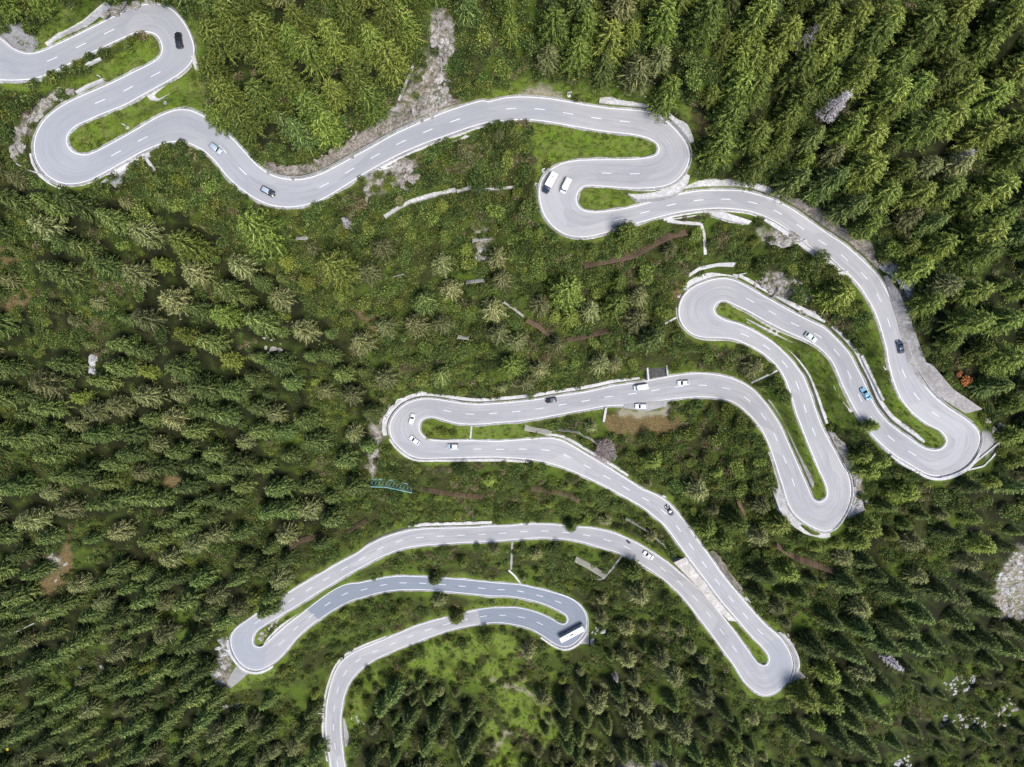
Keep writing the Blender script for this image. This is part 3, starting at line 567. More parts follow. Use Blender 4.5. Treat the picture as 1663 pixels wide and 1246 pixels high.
W('retaining_wall', 'pale wall on the island side of the lowest hairpin on the left', 'wall', (420, 1075), (520, 975), 'L', 1.0, 1.5, 0.5, 0.7, M['palewall'], 4, .1)
W('retaining_wall', 'pale rim of the lowest right hairpin below the coach', 'wall', (950, 1030), (880, 1020), 'L', 0.8, 1.3, 0.5, 0.3, M['palewall'], 6, .1)
W('retaining_wall', 'long pale parapet left of the lowest stretch of road', 'wall', (640, 1060), (545, 1240), 'R', 0.9, 1.3, 0.6, 0.6, M['palewall'], 5, .1)

band('retaining_wall', 'broad grey sloping concrete wall beside the road with the navy car', 'wall', [(1436, 455), (1456, 520), (1474, 590), (1497, 625), (1530, 648), (1568, 672)],
     [(1434, 449), (1455, 480), (1475, 530), (1497, 590), (1506, 592), (1540, 632), (1587, 664)], 0.1, 2.6, M['greywall'], 6, n=40, jag=.2)
band('retaining_wall', 'white curved freestanding wall above the second left hairpin', 'wall', [(1118, 451), (1135, 440), (1165, 433), (1190, 434)], [(1117, 446), (1134, 434), (1165, 428), (1194, 427)], 0.8, 1.0, M['palewall'], 3, n=16)
band('rock_slab', 'smooth white rock slab below the road right of the stone drain', 'rock', [(1142, 346), (1165, 354), (1190, 361), (1212, 364)], [(1142, 350), (1160, 355), (1185, 361), (1205, 366)], 0.5, -0.2, M['scree'], 3, n=14, jag=.5)
band('rock_slab', 'broad white rock slab lying under the pale roadside wall', 'rock', [(1142, 345), (1175, 345), (1220, 360)], [(1150, 352), (1185, 362), (1215, 365)], 0.6, 0.0, M['palewall'], 3, n=14, jag=.5)
ai = resamp([(1120, 902), (1150, 938), (1175, 975), (1197, 1010)], 24); ao = resamp([(1094, 914), (1125, 945), (1150, 975), (1183, 1008)], 24); v = []; f = []
for q in range(24):
    iu = ridx(ai[q][0] + 6, ai[q][1] - 4); Du = RD[iu]
    for u_, dz in ((0, 4), (0, .15), (.2, .2), (.4, .3), (.6, .35), (.8, .45), (1, .5), (1, 14)):
        pq = ai[q] * (1 - u_) + ao[q] * u_; w_ = at(pq[0], pq[1], 0, Du + min(dz, .6)); v.append(w_ - Vector((0, 0, max(0, dz - .6))))
    BLOCK.append((*((ai[q] + ao[q]) / 2), 14))
    if q:
        for k in range(7): f.append(((q - 1) * 8 + k, (q - 1) * 8 + k + 1, q * 8 + k + 1, q * 8 + k))
f.append(tuple(range(8))[::-1]); f.append(tuple(23 * 8 + k for k in range(8)))
tag(mesh_obj('stone_apron', v, f, M['paving']), 'pale stone paved wedge between two converging roads', 'paving')
band('pull_off', None, None, [(1594, 700), (1612, 722), (1612, 722)], [(1590, 745), (1574, 757), (1572, 760)], 0.25, 0.25, M['gravel'], 2, kind='structure', n=10)
band('pull_off', None, None, [(1289, 1078), (1308, 1100)], [(1283, 1105), (1276, 1112)], 0.2, 0.0, M['gravel'], 2, kind='structure', n=8)
band('pull_off', None, None, [(956, 1010), (956, 1046)], [(952, 1030), (936, 1046)], 0.15, 0.1, M['gravel'], 2, kind='structure', n=8)
band('pull_off', None, None, [(384, 1082), (372, 1100), (366, 1118)], [(403, 1094), (390, 1106), (372, 1120)], 0.2, 0.1, M['gravel'], 2, kind='structure', n=10)
band('pull_off', None, None, [(1013, 657), (1040, 654), (1084, 650)], [(1013, 663), (1050, 668), (1082, 660)], 0.12, 0.1, M['gravel'], 2, kind='structure', n=14)
band('pull_off', None, None, [(557, 1166), (558, 1190), (560, 1212)], [(560, 1168), (568, 1200), (562, 1214)], 0.05, 0.05, M['gravel'], 2, kind='structure', n=10)

PW = path_wall
PW('stone_wall', 'long grey dry stone wall on the slope below the second dip of the road', 'wall', [(625, 353), (645, 340), (665, 329), (700, 318), (740, 309)], 1.1, 0.9, M['stonewall'], 2, .4)
PW('stone_wall', 'short grey wall piece continuing right of the long stone wall', 'wall', [(742, 312), (765, 305)], 1.0, 0.9, M['greywood'], 2, .3)
PW('snow_barrier', 'thin grey barrier right of the long stone wall', 'barrier', [(770, 310), (800, 308), (835, 305)], .7, 1.0, M['greywood'], 1, .3)
PW('stone_drain', 'white stone drain leading right from under the road', 'drain', [(1083, 359), (1110, 362), (1138, 364)], 1.0, .4, M['palewall'], 1, .2)
PW('stone_drain', 'white stone drain running down the slope at a right angle', 'drain', [(1138, 364), (1143, 380), (1145, 414)], .9, .4, M['palewall'], 1, .3)
PW('stone_drain', 'thin white drain joining the two roads left of the narrow island', 'drain', [(1262, 602), (1220, 622)], .6, .4, M['palewall'], 1, .1)
PW('stone_drain', 'thin pale drain below the pole at the second left hairpin', 'drain', [(1098, 516), (1080, 526)], .6, .4, M['palewall'], 1, .1)
PW('stone_drain', 'short pale drain crossing the grass island of the middle hairpin', 'drain', [(766, 692), (764, 712)], .6, .3, M['palewall'], 1, .1)
PW('stone_wall', 'white wing wall left of the tan lay-by', 'wall', [(984, 662), (980, 685)], .8, .8, M['palewall'], 2, .1)
PW('stone_drain', 'narrow grey drain dropping from the lower road to the lowest one', 'drain', [(832, 880), (830, 925)], .9, .3, M['greywall'], 1, .2)
PW('stone_drain', 'forked pale drain meeting the lowest road', 'drain', [(826, 926), (836, 935), (845, 947)], .8, .3, M['palewall'], 1, .2)
PW('stone_drain', 'short dark drain on the lowest grass island', 'drain', [(839, 973), (834, 984)], .6, .3, M['ditch'], 1, .1)
PW('stone_wall', 'thin white curved wall outside the right hand hairpin', 'wall', [(1570, 763), (1595, 757), (1610, 742), (1617, 733)], .5, .8, M['palewall'], 2, 0)
PW('stone_wall', 'straight white parapet along the pull-off of the right hand hairpin', 'wall', [(1570, 760), (1600, 735), (1624, 715)], .5, .9, M['palewall'], 2, 0)
PW('stone_wall', 'white low wall on the top left grass bank', 'wall', [(76, 73), (100, 55), (135, 35), (172, 3)], .8, .4, M['palewall'], 2, .5)
PW('stone_wall', 'white wall cap on the lower edge of the first grass island', 'wall', [(126, 152), (145, 141), (170, 131)], .8, .8, M['palewall'], 2, .1)
PW('stone_wall', 'white block wall outside the top hairpin', 'wall', [(315, 92), (322, 114)], 1.2, .8, M['palewall'], 3, .1)
PW('stone_wall', 'thin fence wall crossing the grass at the left hairpin', 'wall', [(29, 267), (50, 278), (72, 285)], .35, .8, M['palewall'], 2, 0)
PW('stone_slab', 'white slab lying on the first grass island', 'slab', [(139, 106), (152, 101), (165, 96)], .6, .5, M['palewall'], 1, 0)
PW('stone_wall', 'pale block wall on the grass beside the blue car', 'wall', [(1398, 578), (1412, 605), (1434, 650)], 1.1, .7, M['stonewall'], 2, .1)
PW('fallen_trunk', 'bare white trunk lying on the cliff beside the pale gully', 'fallen tree', [(673, 105), (660, 135), (648, 165)], .6, .8, M['greywood'], .5, .1)
PW('fallen_trunk', 'grey trunk lying in the forest at the lower left', 'fallen tree', [(25, 1027), (58, 1011)], .5, 1, M['greywood'], .5, .1)
PW('yellow_edging', 'thin yellow line of edging below the road with the white car', 'edging', [(1012, 902), (1040, 920), (1072, 938)], .3, .4, M['paving'], .5, 0)
PW('stone_drain', 'grey drain angling away from the yellow edging', 'drain', [(1010, 902), (995, 922), (980, 940), (970, 941)], .7, .3, M['greywall'], 1, .2)
PW('drain_slab', 'pale ladder shaped drain below the road near the silver car', 'drain', [(233, 251), (244, 266), (252, 278)], .9, .5, M['palewall'], 1, 0)

# snow barriers of slatted timber on posts: real rails and posts
def bars(boxes, name, mat, parent=None):
    v = []; f = []
    for (a, c_, w_, h_) in boxes:
        a = Vector(a); c_ = Vector(c_); d = (c_ - a)
        if d.length < 1e-4: continue
        d.normalize(); up = Vector((0, 0, 1)) if abs(d.z) < .9 else Vector((1, 0, 0)); sx = d.cross(up).normalized(); uz = sx.cross(d)
        b0 = len(v)
        for q in (a, c_):
            for s1, s2 in ((-1, -1), (1, -1), (1, 1), (-1, 1)): v.append(q + sx * s1 * w_ / 2 + uz * s2 * h_ / 2)
        f += [(b0, b0 + 1, b0 + 2, b0 + 3), (b0 + 7, b0 + 6, b0 + 5, b0 + 4)] + [(b0 + k, b0 + 4 + k, b0 + 4 + (k + 1) % 4, b0 + (k + 1) % 4) for k in range(4)]
    return mesh_obj(name, v, f, mat, parent)
def barrier(label, pts, width, mat, lattice=False):
    """avalanche barrier: a leaning slatted deck carried by posts"""
    q = resamp(pts, max(3, int(np.sum(np.linalg.norm(np.diff(np.array(pts, float), axis=0), axis=1)) / 5)))
    t = np.gradient(q, axis=0); t /= np.linalg.norm(t, axis=1)[:, None]; nr = np.stack([-t[:, 1], t[:, 0]], -1)
    nr[nr[:, 1] < 0] *= -1
    c0 = at(*q[0]); e = empty('snow_barrier', c0); tag(e, label, 'snow barrier')
    lo = []; hi = []
    for i in range(len(q)):
        w_ = width / mpp(*q[i]) / 2; D = float(samp(DROAD, *q[i]))
        BLOCK.append((q[i][0], q[i][1], w_ * .75))
        hi.append(at(*(q[i] - nr[i] * w_), 1.2, D) - c0); lo.append(at(*(q[i] + nr[i] * w_), 3.2, D) - c0)
    sl_ = []
    ns = 7
    for i in range(len(q) - 1):
        if lattice:
            sl_ += [(hi[i], lo[i + 1], .11, .1), (lo[i], hi[i + 1], .11, .1)]
        for k in range(ns):
            u = k / (ns - 1)
            if lattice and k not in (0, ns - 1): continue
            sl_.append((hi[i].lerp(lo[i], u), hi[i + 1].lerp(lo[i + 1], u), 0.26 * width / 2.4, .12))
    bars(sl_, 'slats', mat, e)
    for i in range(0, len(q), 2):
        g = at(*(q[i] + nr[i] * 0.5 * width / mpp(*q[i]))) - c0
        bars([(g + Vector((0, 0, -1)), lo[i], .2, .2), (hi[i] + Vector((0, 0, -2)), hi[i], .18, .18), (hi[i], lo[i], .16, .16)], 'post', M['darksteel'] if lattice else mat, e)
barrier('long brown slatted snow barrier below the bend with the white vans', [(947, 433), (985, 426), (1025, 418), (1060, 398), (1090, 384), (1112, 380)], 2.0, M['timber'])
barrier('short brown snow barrier in the thicket left of centre of the middle slope', [(855, 521), (872, 530), (892, 545)], 1.5, M['timber'])
barrier('brown snow barrier just above the road with the black car', [(920, 553), (950, 547), (985, 538)], 1.5, M['timber'])
barrier('brown snow barrier below the pointed hairpin', [(1258, 884), (1290, 905), (1330, 918), (1362, 929)], 1.7, M['timber'])
barrier('reddish snow barrier right of the turquoise fence', [(682, 792), (720, 799), (785, 806)], 1.3, M['timber'])
barrier('dark snow barrier under the road right of the middle hairpin', [(862, 792), (895, 796), (925, 804), (940, 813)], 1.4, M['timber'])
barrier('brown snow barrier in the forest left of the lower road', [(468, 892), (490, 876), (530, 866)], 1.5, M['timber'])
barrier('thin brown snow barrier at the left end of the lower road', [(565, 862), (597, 843)], 1.2, M['timber'])
barrier('grey snow barrier between the lower road and the coach hairpin', [(934, 906), (955, 917), (982, 934)], 1.7, M['greywood'])
barrier('grey snow barrier above the road near the pink round tree', [(852, 694), (878, 699), (895, 704)], 1.8, M['greywood'])
barrier('short grey barrier standing alone under the second dip', [(484, 389), (504, 389)], 1.3, M['greywood'])
barrier('small grey barrier in the central thicket', [(641, 450), (658, 446)], .9, M['greywood'])
barrier('small grey barrier among white rocks in the central thicket', [(768, 393), (798, 388)], 1.4, M['greywood'])
barrier('grey barrier below the white rocks in the central thicket', [(758, 460), (786, 457)], 1.2, M['greywood'])
barrier('small grey barrier left of the pale trees of the central slope', [(744, 548), (762, 550)], 1.2, M['greywood'])
barrier('dark narrow barrier running down to the left of the brown one', [(818, 492), (835, 503), (850, 515)], .8, M['greywood'])
barrier('turquoise lattice snow fence left below the middle hairpin', [(603, 783), (630, 784), (672, 793)], 2.8, M['teal'], True)
barrier('brown snow barrier beside the dark spruce below the pointed hairpin', [(1195, 812), (1207, 836)], 1.4, M['timber'])
barrier('thin bleached barrier left of the pink round tree', [(905, 697), (935, 700), (958, 712), (972, 722)], .7, M['greywood'])
barrier('thin pale barrier above the fork of the two lower roads', [(1015, 840), (1045, 857), (1078, 884)], .7, M['greywood'])

# guard rails on posts
def rail(label, pa, pb, side, off=0.62):
    i0, i1 = seg(pa, pb); ids = list(range(i0, i1 + 1, 2)); e0 = Vector(rpos(i0, 0)); e = empty('guard_rail', e0)
    tag(e, label, 'guard rail')
    pts = [Vector(rpos(i, -off if side == 'L' else WID[i] + off, 0.78)) - e0 for i in ids]
    bars([(pts[k], pts[k + 1], .14, .32) for k in range(len(pts) - 1)], 'rail', M['steel'], e)
    v = [(pts[k] - Vector((0, 0, 1.2)), pts[k] + Vector((0, 0, .1)), .12, .12) for k in range(0, len(pts), 2)]
    for s_ in v[:100]: bars([s_], 'post', M['steel'], e)
rail('dark guard rail round the outside of the topmost hairpin', (268, 25), (300, 95), 'L')
rail('guard rail above the silver car on the road leaving the left hairpin', (300, 195), (420, 285), 'L', .7)
rail('guard rail along the cliff side of the second dip', (440, 300), (700, 215), 'L', .7)
rail('guard rail round the outside of the first right hand hairpin', (1085, 195), (1100, 265), 'L')
rail('guard rail round the outside of the bend with the white vans', (895, 285), (960, 365), 'R')
rail('guard rail on the valley side of the viaduct', (1250, 330), (1390, 425), 'R', .5)
rail('guard rail in front of the broad grey concrete wall', (1440, 470), (1560, 680), 'L')
rail('guard rail round the far end of the right hand hairpin', (1575, 700), (1520, 750), 'L', .5)
rail('guard rail around the second left hairpin', (1125, 470), (1125, 530), 'R', .5)
rail('guard rail on the east side of the pointed hairpin', (1355, 750), (1345, 850), 'L', .5)
rail('guard rail around the middle left hairpin', (665, 655), (630, 700), 'R', .7)
rail('guard rail round the outside of the lower right hairpin', (1230, 1030), (1270, 1100), 'L', .5)
rail('guard rail round the outside of the lower left hairpin', (380, 1020), (400, 1070), 'R', .5)
rail('guard rail round the coach hairpin', (900, 975), (950, 1020), 'L', .5)

# viaduct buttresses under the white edge
for k, (a, c_) in enumerate((((1298, 397), (1310, 392)), ((1325, 418), (1334, 413)), ((1360, 446), (1376, 443)), ((1270, 378), (1283, 380)))):
    PW('buttress', ['pale concrete buttress under the viaduct edge, second from its upper end', 'pale concrete buttress under the viaduct edge, third from its upper end',
                    'lowest pale concrete wing under the viaduct edge', 'uppermost pale concrete buttress under the viaduct edge'][k], 'buttress', [a, ((a[0] + c_[0]) / 2, (a[1] + c_[1]) / 2), c_], 1.3, 0.6, M['palewall'], 5, 0, 3)

# the portal building above the long straight
def boxv(cx, cy, cz, sx, sy, sz):
    v = [(cx + a * sx / 2, cy + b_ * sy / 2, cz + c_ * sz / 2) for a in (-1, 1) for b_ in (-1, 1) for c_ in (-1, 1)]
    f = [(0, 1, 3, 2), (4, 6, 7, 5), (0, 4, 5, 1), (2, 3, 7, 6), (0, 2, 6, 4), (1, 5, 7, 3)]
    return v, f
def boxes(name, lst, mat, parent=None, bev=0.0):
    v = []; f = []
    for q in lst:
        vv, ff = boxv(*q); b0 = len(v); v += vv; f += [tuple(x + b0 for x in g) for g in ff]
    o = mesh_obj(name, v, f, mat, parent)
    if bev:
        bm = bmesh.new(); bm.from_mesh(o.data); bmesh.ops.bevel(bm, geom=bm.edges[:], offset=bev, segments=2, affect='EDGES'); bm.to_mesh(o.data); bm.free()
    return o
g = at(1067, 606, 0); e = empty('tunnel_portal', g, R(5)); tag(e, 'dark roofed concrete portal with white side walls above the long straight', 'portal')
u = mpp(1067, 606)
boxes('wall', [(-17 * u, 0, 1.0, 2.6 * u, 20 * u, 3.4)], M['palewall'], e); boxes('wall', [(14.5 * u, 2 * u, 1.0, 2.6 * u, 17 * u, 3.4)], M['palewall'], e)
boxes('roof', [(0.5 * u, 1 * u, 1.6, 22 * u, 15 * u, .4)], M['ditch'], e)
boxes('opening', [(-13 * u, 0, 0.9, 4.5 * u, 17 * u, 1.6)], M['ditch'], e)
BLOCK.append((1067, 604, 20))
g = at(524, 1153, 0); e = empty('culvert_head', g); tag(e, 'small square concrete culvert head left of the lowest road', 'culvert'); u = mpp(536, 1152)
boxes('wall', [(-2 * u, 4 * u, .5, 10 * u, 1.4 * u, 1.4)], M['palewall'], e); boxes('wall', [(-2 * u, -4 * u, .5, 10 * u, 1.4 * u, 1.4)], M['palewall'], e); boxes('slab', [(-2 * u, 0, .2, 8 * u, 6 * u, .8)], M['greywall'], e)
g = at(1183, 665, 0); e = empty('concrete_drain', g); tag(e, 'small pale concrete drain head on the grass inside the wide bend', 'drain'); u = mpp(1183, 665)
boxes('wall', [(-4 * u, 0, .3, 1.5 * u, 9 * u, 1.0), (2 * u, 4 * u, .3, 9 * u, 1.5 * u, 1.0)], M['palewall'], e); boxes('slab', [(0, 0, .1, 5 * u, 5 * u, .6)], M['greywall'], e)

def sign(label, px, py, w_, h_, mat, rz, double=False):
    g = at(px, py); e = empty('road_sign', g, rz); tag(e, label, 'road sign')
    bars([((0, 0, -.5), (0, 0, 2.4), .1, .1)], 'post', M['steel'], e)
    boxes('panel', [(0, .1, 2.2, w_, .08, h_)], mat, e); boxes('footing', [(0, 0, .1, w_ * .7, .9, .35)], M['palewall'], e)
    BLOCK.append((px, py, 8))
sign('white sign panel on a post beside the road above the dark grey car', 1078, 806, 1.8, 1.1, M['signwhite'], R(-35))
sign('white sign beside the road above the grass island of the lower right hairpin', 1212, 972, 2.2, 1.4, M['signwhite'], R(-50))
sign('small brown sign at the right end of the tan lay-by on top', 924, 156, 1.4, 1.0, M['paving'], R(10))
sign('thin pale post sign on the second grass island', 208, 208, .9, .7, M['signwhite'], R(-20))
sign('white post sign with a long shadow strip on the first grass island', 168, 130, .9, .7, M['signwhite'], R(-20))
sign('white signboard at the entry of the second left hairpin', 1203, 447, 2.2, 1.0, M['signwhite'], R(10))
sign('small white post beside the bend with the white vans', 882, 279, 1.0, .8, M['signwhite'], R(20))
sign('small white marker on the left rim of the second left hairpin', 1102, 482, .9, .7, M['signwhite'], R(60))
# ---------------------------------------------------------------- vehicles (front towards +X)
def loft(name, st, mat, parent, n=16, pw=4.0, smooth=True):
    """st: (x, half width, z bottom, z top); rings are rounded boxes"""
    v = []; f = []
    for k, (x, hw, z0, z1) in enumerate(st):
        for j in range(n):
            a = 2 * math.pi * (j + .5) / n; ca, sa = math.cos(a), math.sin(a)
            y = hw * math.copysign(abs(ca) ** (2 / pw), ca); z = (z0 + z1) / 2 + (z1 - z0) / 2 * math.copysign(abs(sa) ** (2 / pw), sa)
            v.append((x, y, z))
        if k:
            for j in range(n): f.append(((k - 1) * n + j, k * n + j, k * n + (j + 1) % n, (k - 1) * n + (j + 1) % n))
    f.append(tuple(range(n))); f.append(tuple((len(st) - 1) * n + j for j in range(n))[::-1])
    return mesh_obj(name, v, f, mat, parent, smooth)
def quad(name, pts, mat, parent, th=0.03):
    c = sum((Vector(p) for p in pts), Vector()) / 4; nrm = (Vector(pts[1]) - Vector(pts[0])).cross(Vector(pts[2]) - Vector(pts[0])).normalized() * th
    v = [Vector(p) + nrm for p in pts] + [Vector(p) - nrm for p in pts]
    return mesh_obj(name, v, [(0, 1, 2, 3), (7, 6, 5, 4), (0, 4, 5, 1), (1, 5, 6, 2), (2, 6, 7, 3), (3, 7, 4, 0)], mat, parent)
def wheel(x, y, r, parent, wdt=.22):
    n = 14; v = []; f = []
    for yy in (-wdt / 2, wdt / 2):
        for j in range(n): v.append((x + r * math.cos(2 * math.pi * j / n), y + yy, r + r * math.sin(2 * math.pi * j / n)))
    f = [tuple(range(n)), tuple(range(n, 2 * n))[::-1]] + [(j, n + j, n + (j + 1) % n, (j + 1) % n) for j in range(n)]
    t = mesh_obj('wheel', v, f, M['tyre'], parent)
    sgn = 1 if y > 0 else -1; v = [(x + .6 * r * math.cos(2 * math.pi * j / 10), y + sgn * (wdt / 2 + .01), r + .6 * r * math.sin(2 * math.pi * j / 10)) for j in range(10)]
    mesh_obj('rim', v, [tuple(range(10))], M['steel'], t)
def place(px, py, ahead, idxr=None):
    """empty on the road at a picture position; ahead = picture position the front points to"""
    i = ridx(px, py); D = RD[i]; z = HCAM - D + 0.02
    if idxr == 'ground': D = float(samp(DROAD, px, py)); z = HCAM - D + 0.2
    X = (px - CX) * (D - .7) / F; Y = -(py - CY) * (D - .7) / F
    rz = math.atan2(-(ahead[1] - py), ahead[0] - px)
    # pitch from the slope of the road
    i0, i1 = max(0, i - 6), min(nR - 1, i + 6); t = (RX[i1] + RY[i1] - RX[i0] - RY[i0]) / 2; sl_ = t[2] / max(.1, math.hypot(t[0], t[1]))
    th = math.atan2(t[1], t[0]); pitch = -math.atan(sl_) * math.cos(th - rz) if idxr != 'ground' else 0
    return X, Y, z, rz, pitch
def car(label, px, py, ahead, L, mat, style='hatch', roofmat=None, cat='car', name='car', onground=False):
    X, Y, z, rz, pitch = place(px, py, ahead, 'ground' if onground else None)
    e = empty(name, (X, Y, z)); e.rotation_euler = (0, pitch, rz); tag(e, label, cat)
    h = L / 2; W_ = .92 if style != 'van' else 1.0
    if style == 'van':
        loft('body', [(-h, .86 * W_, .45, 1.9), (-h + .1, W_, .35, 2.15), (0, W_, .3, 2.2), (h * .45, W_, .3, 2.18), (h * .62, .97, .3, 1.75), (h * .8, .95, .32, 1.2), (h * .95, .86, .35, 1.02), (h, .7, .42, .85)], mat, e, pw=6)
        quad('windscreen', [(h * .47, -.86, 2.08), (h * .47, .86, 2.08), (h * .75, .84, 1.37), (h * .75, -.84, 1.37)], M['glass'], e)
        for s_ in (-1, 1): quad('side_window', [(-h * .6, s_ * 1.0, 1.85), (h * .45, s_ * 1.0, 1.85), (h * .55, s_ * .99, 1.3), (-h * .6, s_ * 1.0, 1.3)], M['glass'], e, .025)
        quad('rear_window', [(-h - .0, -.75, 1.8), (-h, .75, 1.8), (-h - .02, .75, 1.25), (-h - .02, -.75, 1.25)], M['glass'], e)
        boxes('roof_rack', [(-h * .3, -.6, 2.24, L * .5, .06, .06), (-h * .3, .6, 2.24, L * .5, .06, .06)], M['steel'], e)
    else:
        loft('body', [(-h, .72, .42, .86), (-h + .12, .86, .3, .98), (-h * .6, .91, .24, 1.03), (0, .92, .22, 1.0), (h * .45, .91, .24, .97), (h * .75, .87, .26, .88), (h * .93, .78, .3, .74), (h, .6, .36, .62)], mat, e, pw=5)
        if style == 'saloon': xr0, xr1, xb, xf = -h * .42, h * .12, -h * .72, h * .46
        elif style == 'estate': xr0, xr1, xb, xf = -h * .78, h * .12, -h * .93, h * .45
        else: xr0, xr1, xb, xf = -h * .62, h * .1, -h * .88, h * .45
        top = 1.62 if style == 'suv' else 1.46
        if style == 'suv': xr0, xb = -h * .78, -h * .93
        loft('roof', [(xr0 - .02, .56, 1.25, top - .05), (xr0 + .12, .66, 1.2, top), ((xr0 + xr1) / 2, .68, 1.2, top + .02), (xr1 - .1, .66, 1.2, top - .01), (xr1 + .03, .58, 1.25, top - .06)], roofmat or mat, e, pw=5)
        loft('cabin_glass', [(xb, .74, .95, 1.0), (xr0 - .1, .72, .95, top - .14), (xr1 + .1, .72, .95, top - .12), (xf, .78, .92, 1.0)], M['glass'], e, pw=6)
        # pillars read between the panes
        for s_ in (-1, 1):
            bars([((xr1, s_ * .66, top - .05), (xf - .02, s_ * .82, .96), .07, .07)], 'pillar', mat, e)
            bars([((xr0, s_ * .64, top - .06), (xb + .03, s_ * .8, .97), .12, .1)], 'pillar', mat, e)
            bars([(((xr0 + xr1) / 2, s_ * .69, top - .08), ((xr0 + xr1) / 2 - .05, s_ * .86, 1.0), .09, .06)], 'pillar', mat, e)
    fw = h * .66
    for s_ in (-1, 1):
        for x in (fw, -fw): wheel(x, s_ * .84, .32, e)
        boxes('headlight', [(h - .14, s_ * .58, .66, .26, .3, .13)], M['lamp'], e, .03)
        boxes('tail_light', [(-h + .05, s_ * .66, .82, .14, .26, .16)], M['red'], e, .03)
        boxes('mirror', [(h * .34, s_ * 1.02, 1.02 if style != 'van' else 1.3, .14, .2, .13)], mat, e, .03)
    return e
car('black car driving up through the topmost hairpin', 290, 65, (287, 40), 4.5, M['black'], 'suv')
car('silver blue car on the road curving down from the left hairpin', 350, 241, (362, 250), 4.0, M['silver'], 'estate')
car('dark car with a pale roof at the lowest point of the second dip', 435, 311, (448, 318), 4.4, M['black'], 'estate', M['silver'])
car('small white van following the white lorry round the bend', 919, 302, (912, 316), 4.8, M['white'], 'van', cat='van', name='van')
car('mint white car on the road above the two parallel lower roads', 1317, 548, (1330, 558), 4.3, M['mint'], 'hatch')
car('navy car driving up beside the broad grey concrete wall', 1462, 563, (1457, 545), 4.4, M['navy'], 'saloon')
car('light blue car with a black windscreen beside the pale wall of the grass strip', 1406, 640, (1398, 626), 4.6, M['blue'], 'saloon')
car('black car with a grey striped roof on the long straight', 895, 650, (870, 654), 4.2, M['black'], 'estate', M['slate'])
car('white van passing below the concrete portal', 1041, 629, (1020, 632), 5.2, M['white'], 'van', cat='van', name='van')
car('white car right of the concrete portal', 1110, 622, (1090, 623), 4.2, M['white'], 'hatch')
car('white car parked on the gravel pull-off under the long straight', 1041, 660, (1020, 660), 4.3, M['white'], 'estate', onground=True)
car('white car in the upper half of the middle left hairpin', 669, 681, (673, 668), 4.2, M['white'], 'estate')
car('white car in the lower half of the middle left hairpin', 673, 715, (664, 708), 4.2, M['white'], 'hatch')
car('white car with dark windows on the straight below the long grass island', 735, 725, (720, 725), 4.4, M['silver'], 'estate', M['white'])
car('dark grey car on the road below the white sign panel', 1087, 829, (1080, 818), 4.6, M['slate'], 'saloon')
car('white car on the lower road above the yellow edging', 1053, 902, (1040, 893), 4.5, M['white'], 'saloon')

def coach(label, px, py, ahead, L, Wd, H_):
    X, Y, z, rz, pitch = place(px, py, ahead); e = empty('coach', (X, Y, z)); e.rotation_euler = (0, pitch, rz); tag(e, label, 'bus'); h = L / 2; w_ = Wd / 2
    loft('body', [(-h, w_ * .93, .5, H_ - .1), (-h + .15, w_, .35, H_), (0, w_, .3, H_ + .03), (h - .5, w_, .32, H_), (h - .1, w_ * .97, .35, H_ - .25), (h, w_ * .9, .5, H_ - .8)], M['white'], e, pw=9)
    quad('windscreen', [(h - .22, -w_ * .9, H_ - .12), (h - .22, w_ * .9, H_ - .12), (h + .03, w_ * .88, 1.3), (h + .03, -w_ * .88, 1.3)], M['glass'], e, .04)
    for s_ in (-1, 1):
        for k in range(6):
            x = -h + .7 + k * (L - 1.6) / 6; quad('side_window', [(x, s_ * (w_ + .01), 2.75), (x + (L - 1.6) / 6 - .12, s_ * (w_ + .01), 2.75), (x + (L - 1.6) / 6 - .12, s_ * (w_ + .01), 1.75), (x, s_ * (w_ + .01), 1.75)], M['glass'], e, .03)
        for x in (h * .62, -h * .5): wheel(x, s_ * (w_ - .16), .5, e, .3)
        boxes('mirror', [(h + .15, s_ * (w_ + .12), 2.5, .3, .12, .5)], M['black'], e, .03)
        boxes('headlight', [(h - .02, s_ * w_ * .7, .85, .12, .35, .2)], M['lamp'], e, .02)
    boxes('roof_hatch', [(-h * .35, 0, H_ + .09, .7, .7, .14)], M['grey'], e, .03)
    boxes('air_conditioner', [(h * .0, 0, H_ + .1, 1.8, .55, .18)], M['black'], e, .04)
    boxes('roof_hatch', [(h * .42, 0, H_ + .09, .7, .55, .12)], M['red'], e, .03)
    boxes('roof_edge', [(-.2, w_ * .93, H_ + .02, L * .9, .1, .1)], M['slate'], e, .02)
coach('long white coach with roof hatches turning in the lowest right hand hairpin', 929, 1027, (950, 1015), 12.0, 2.55, 3.3)
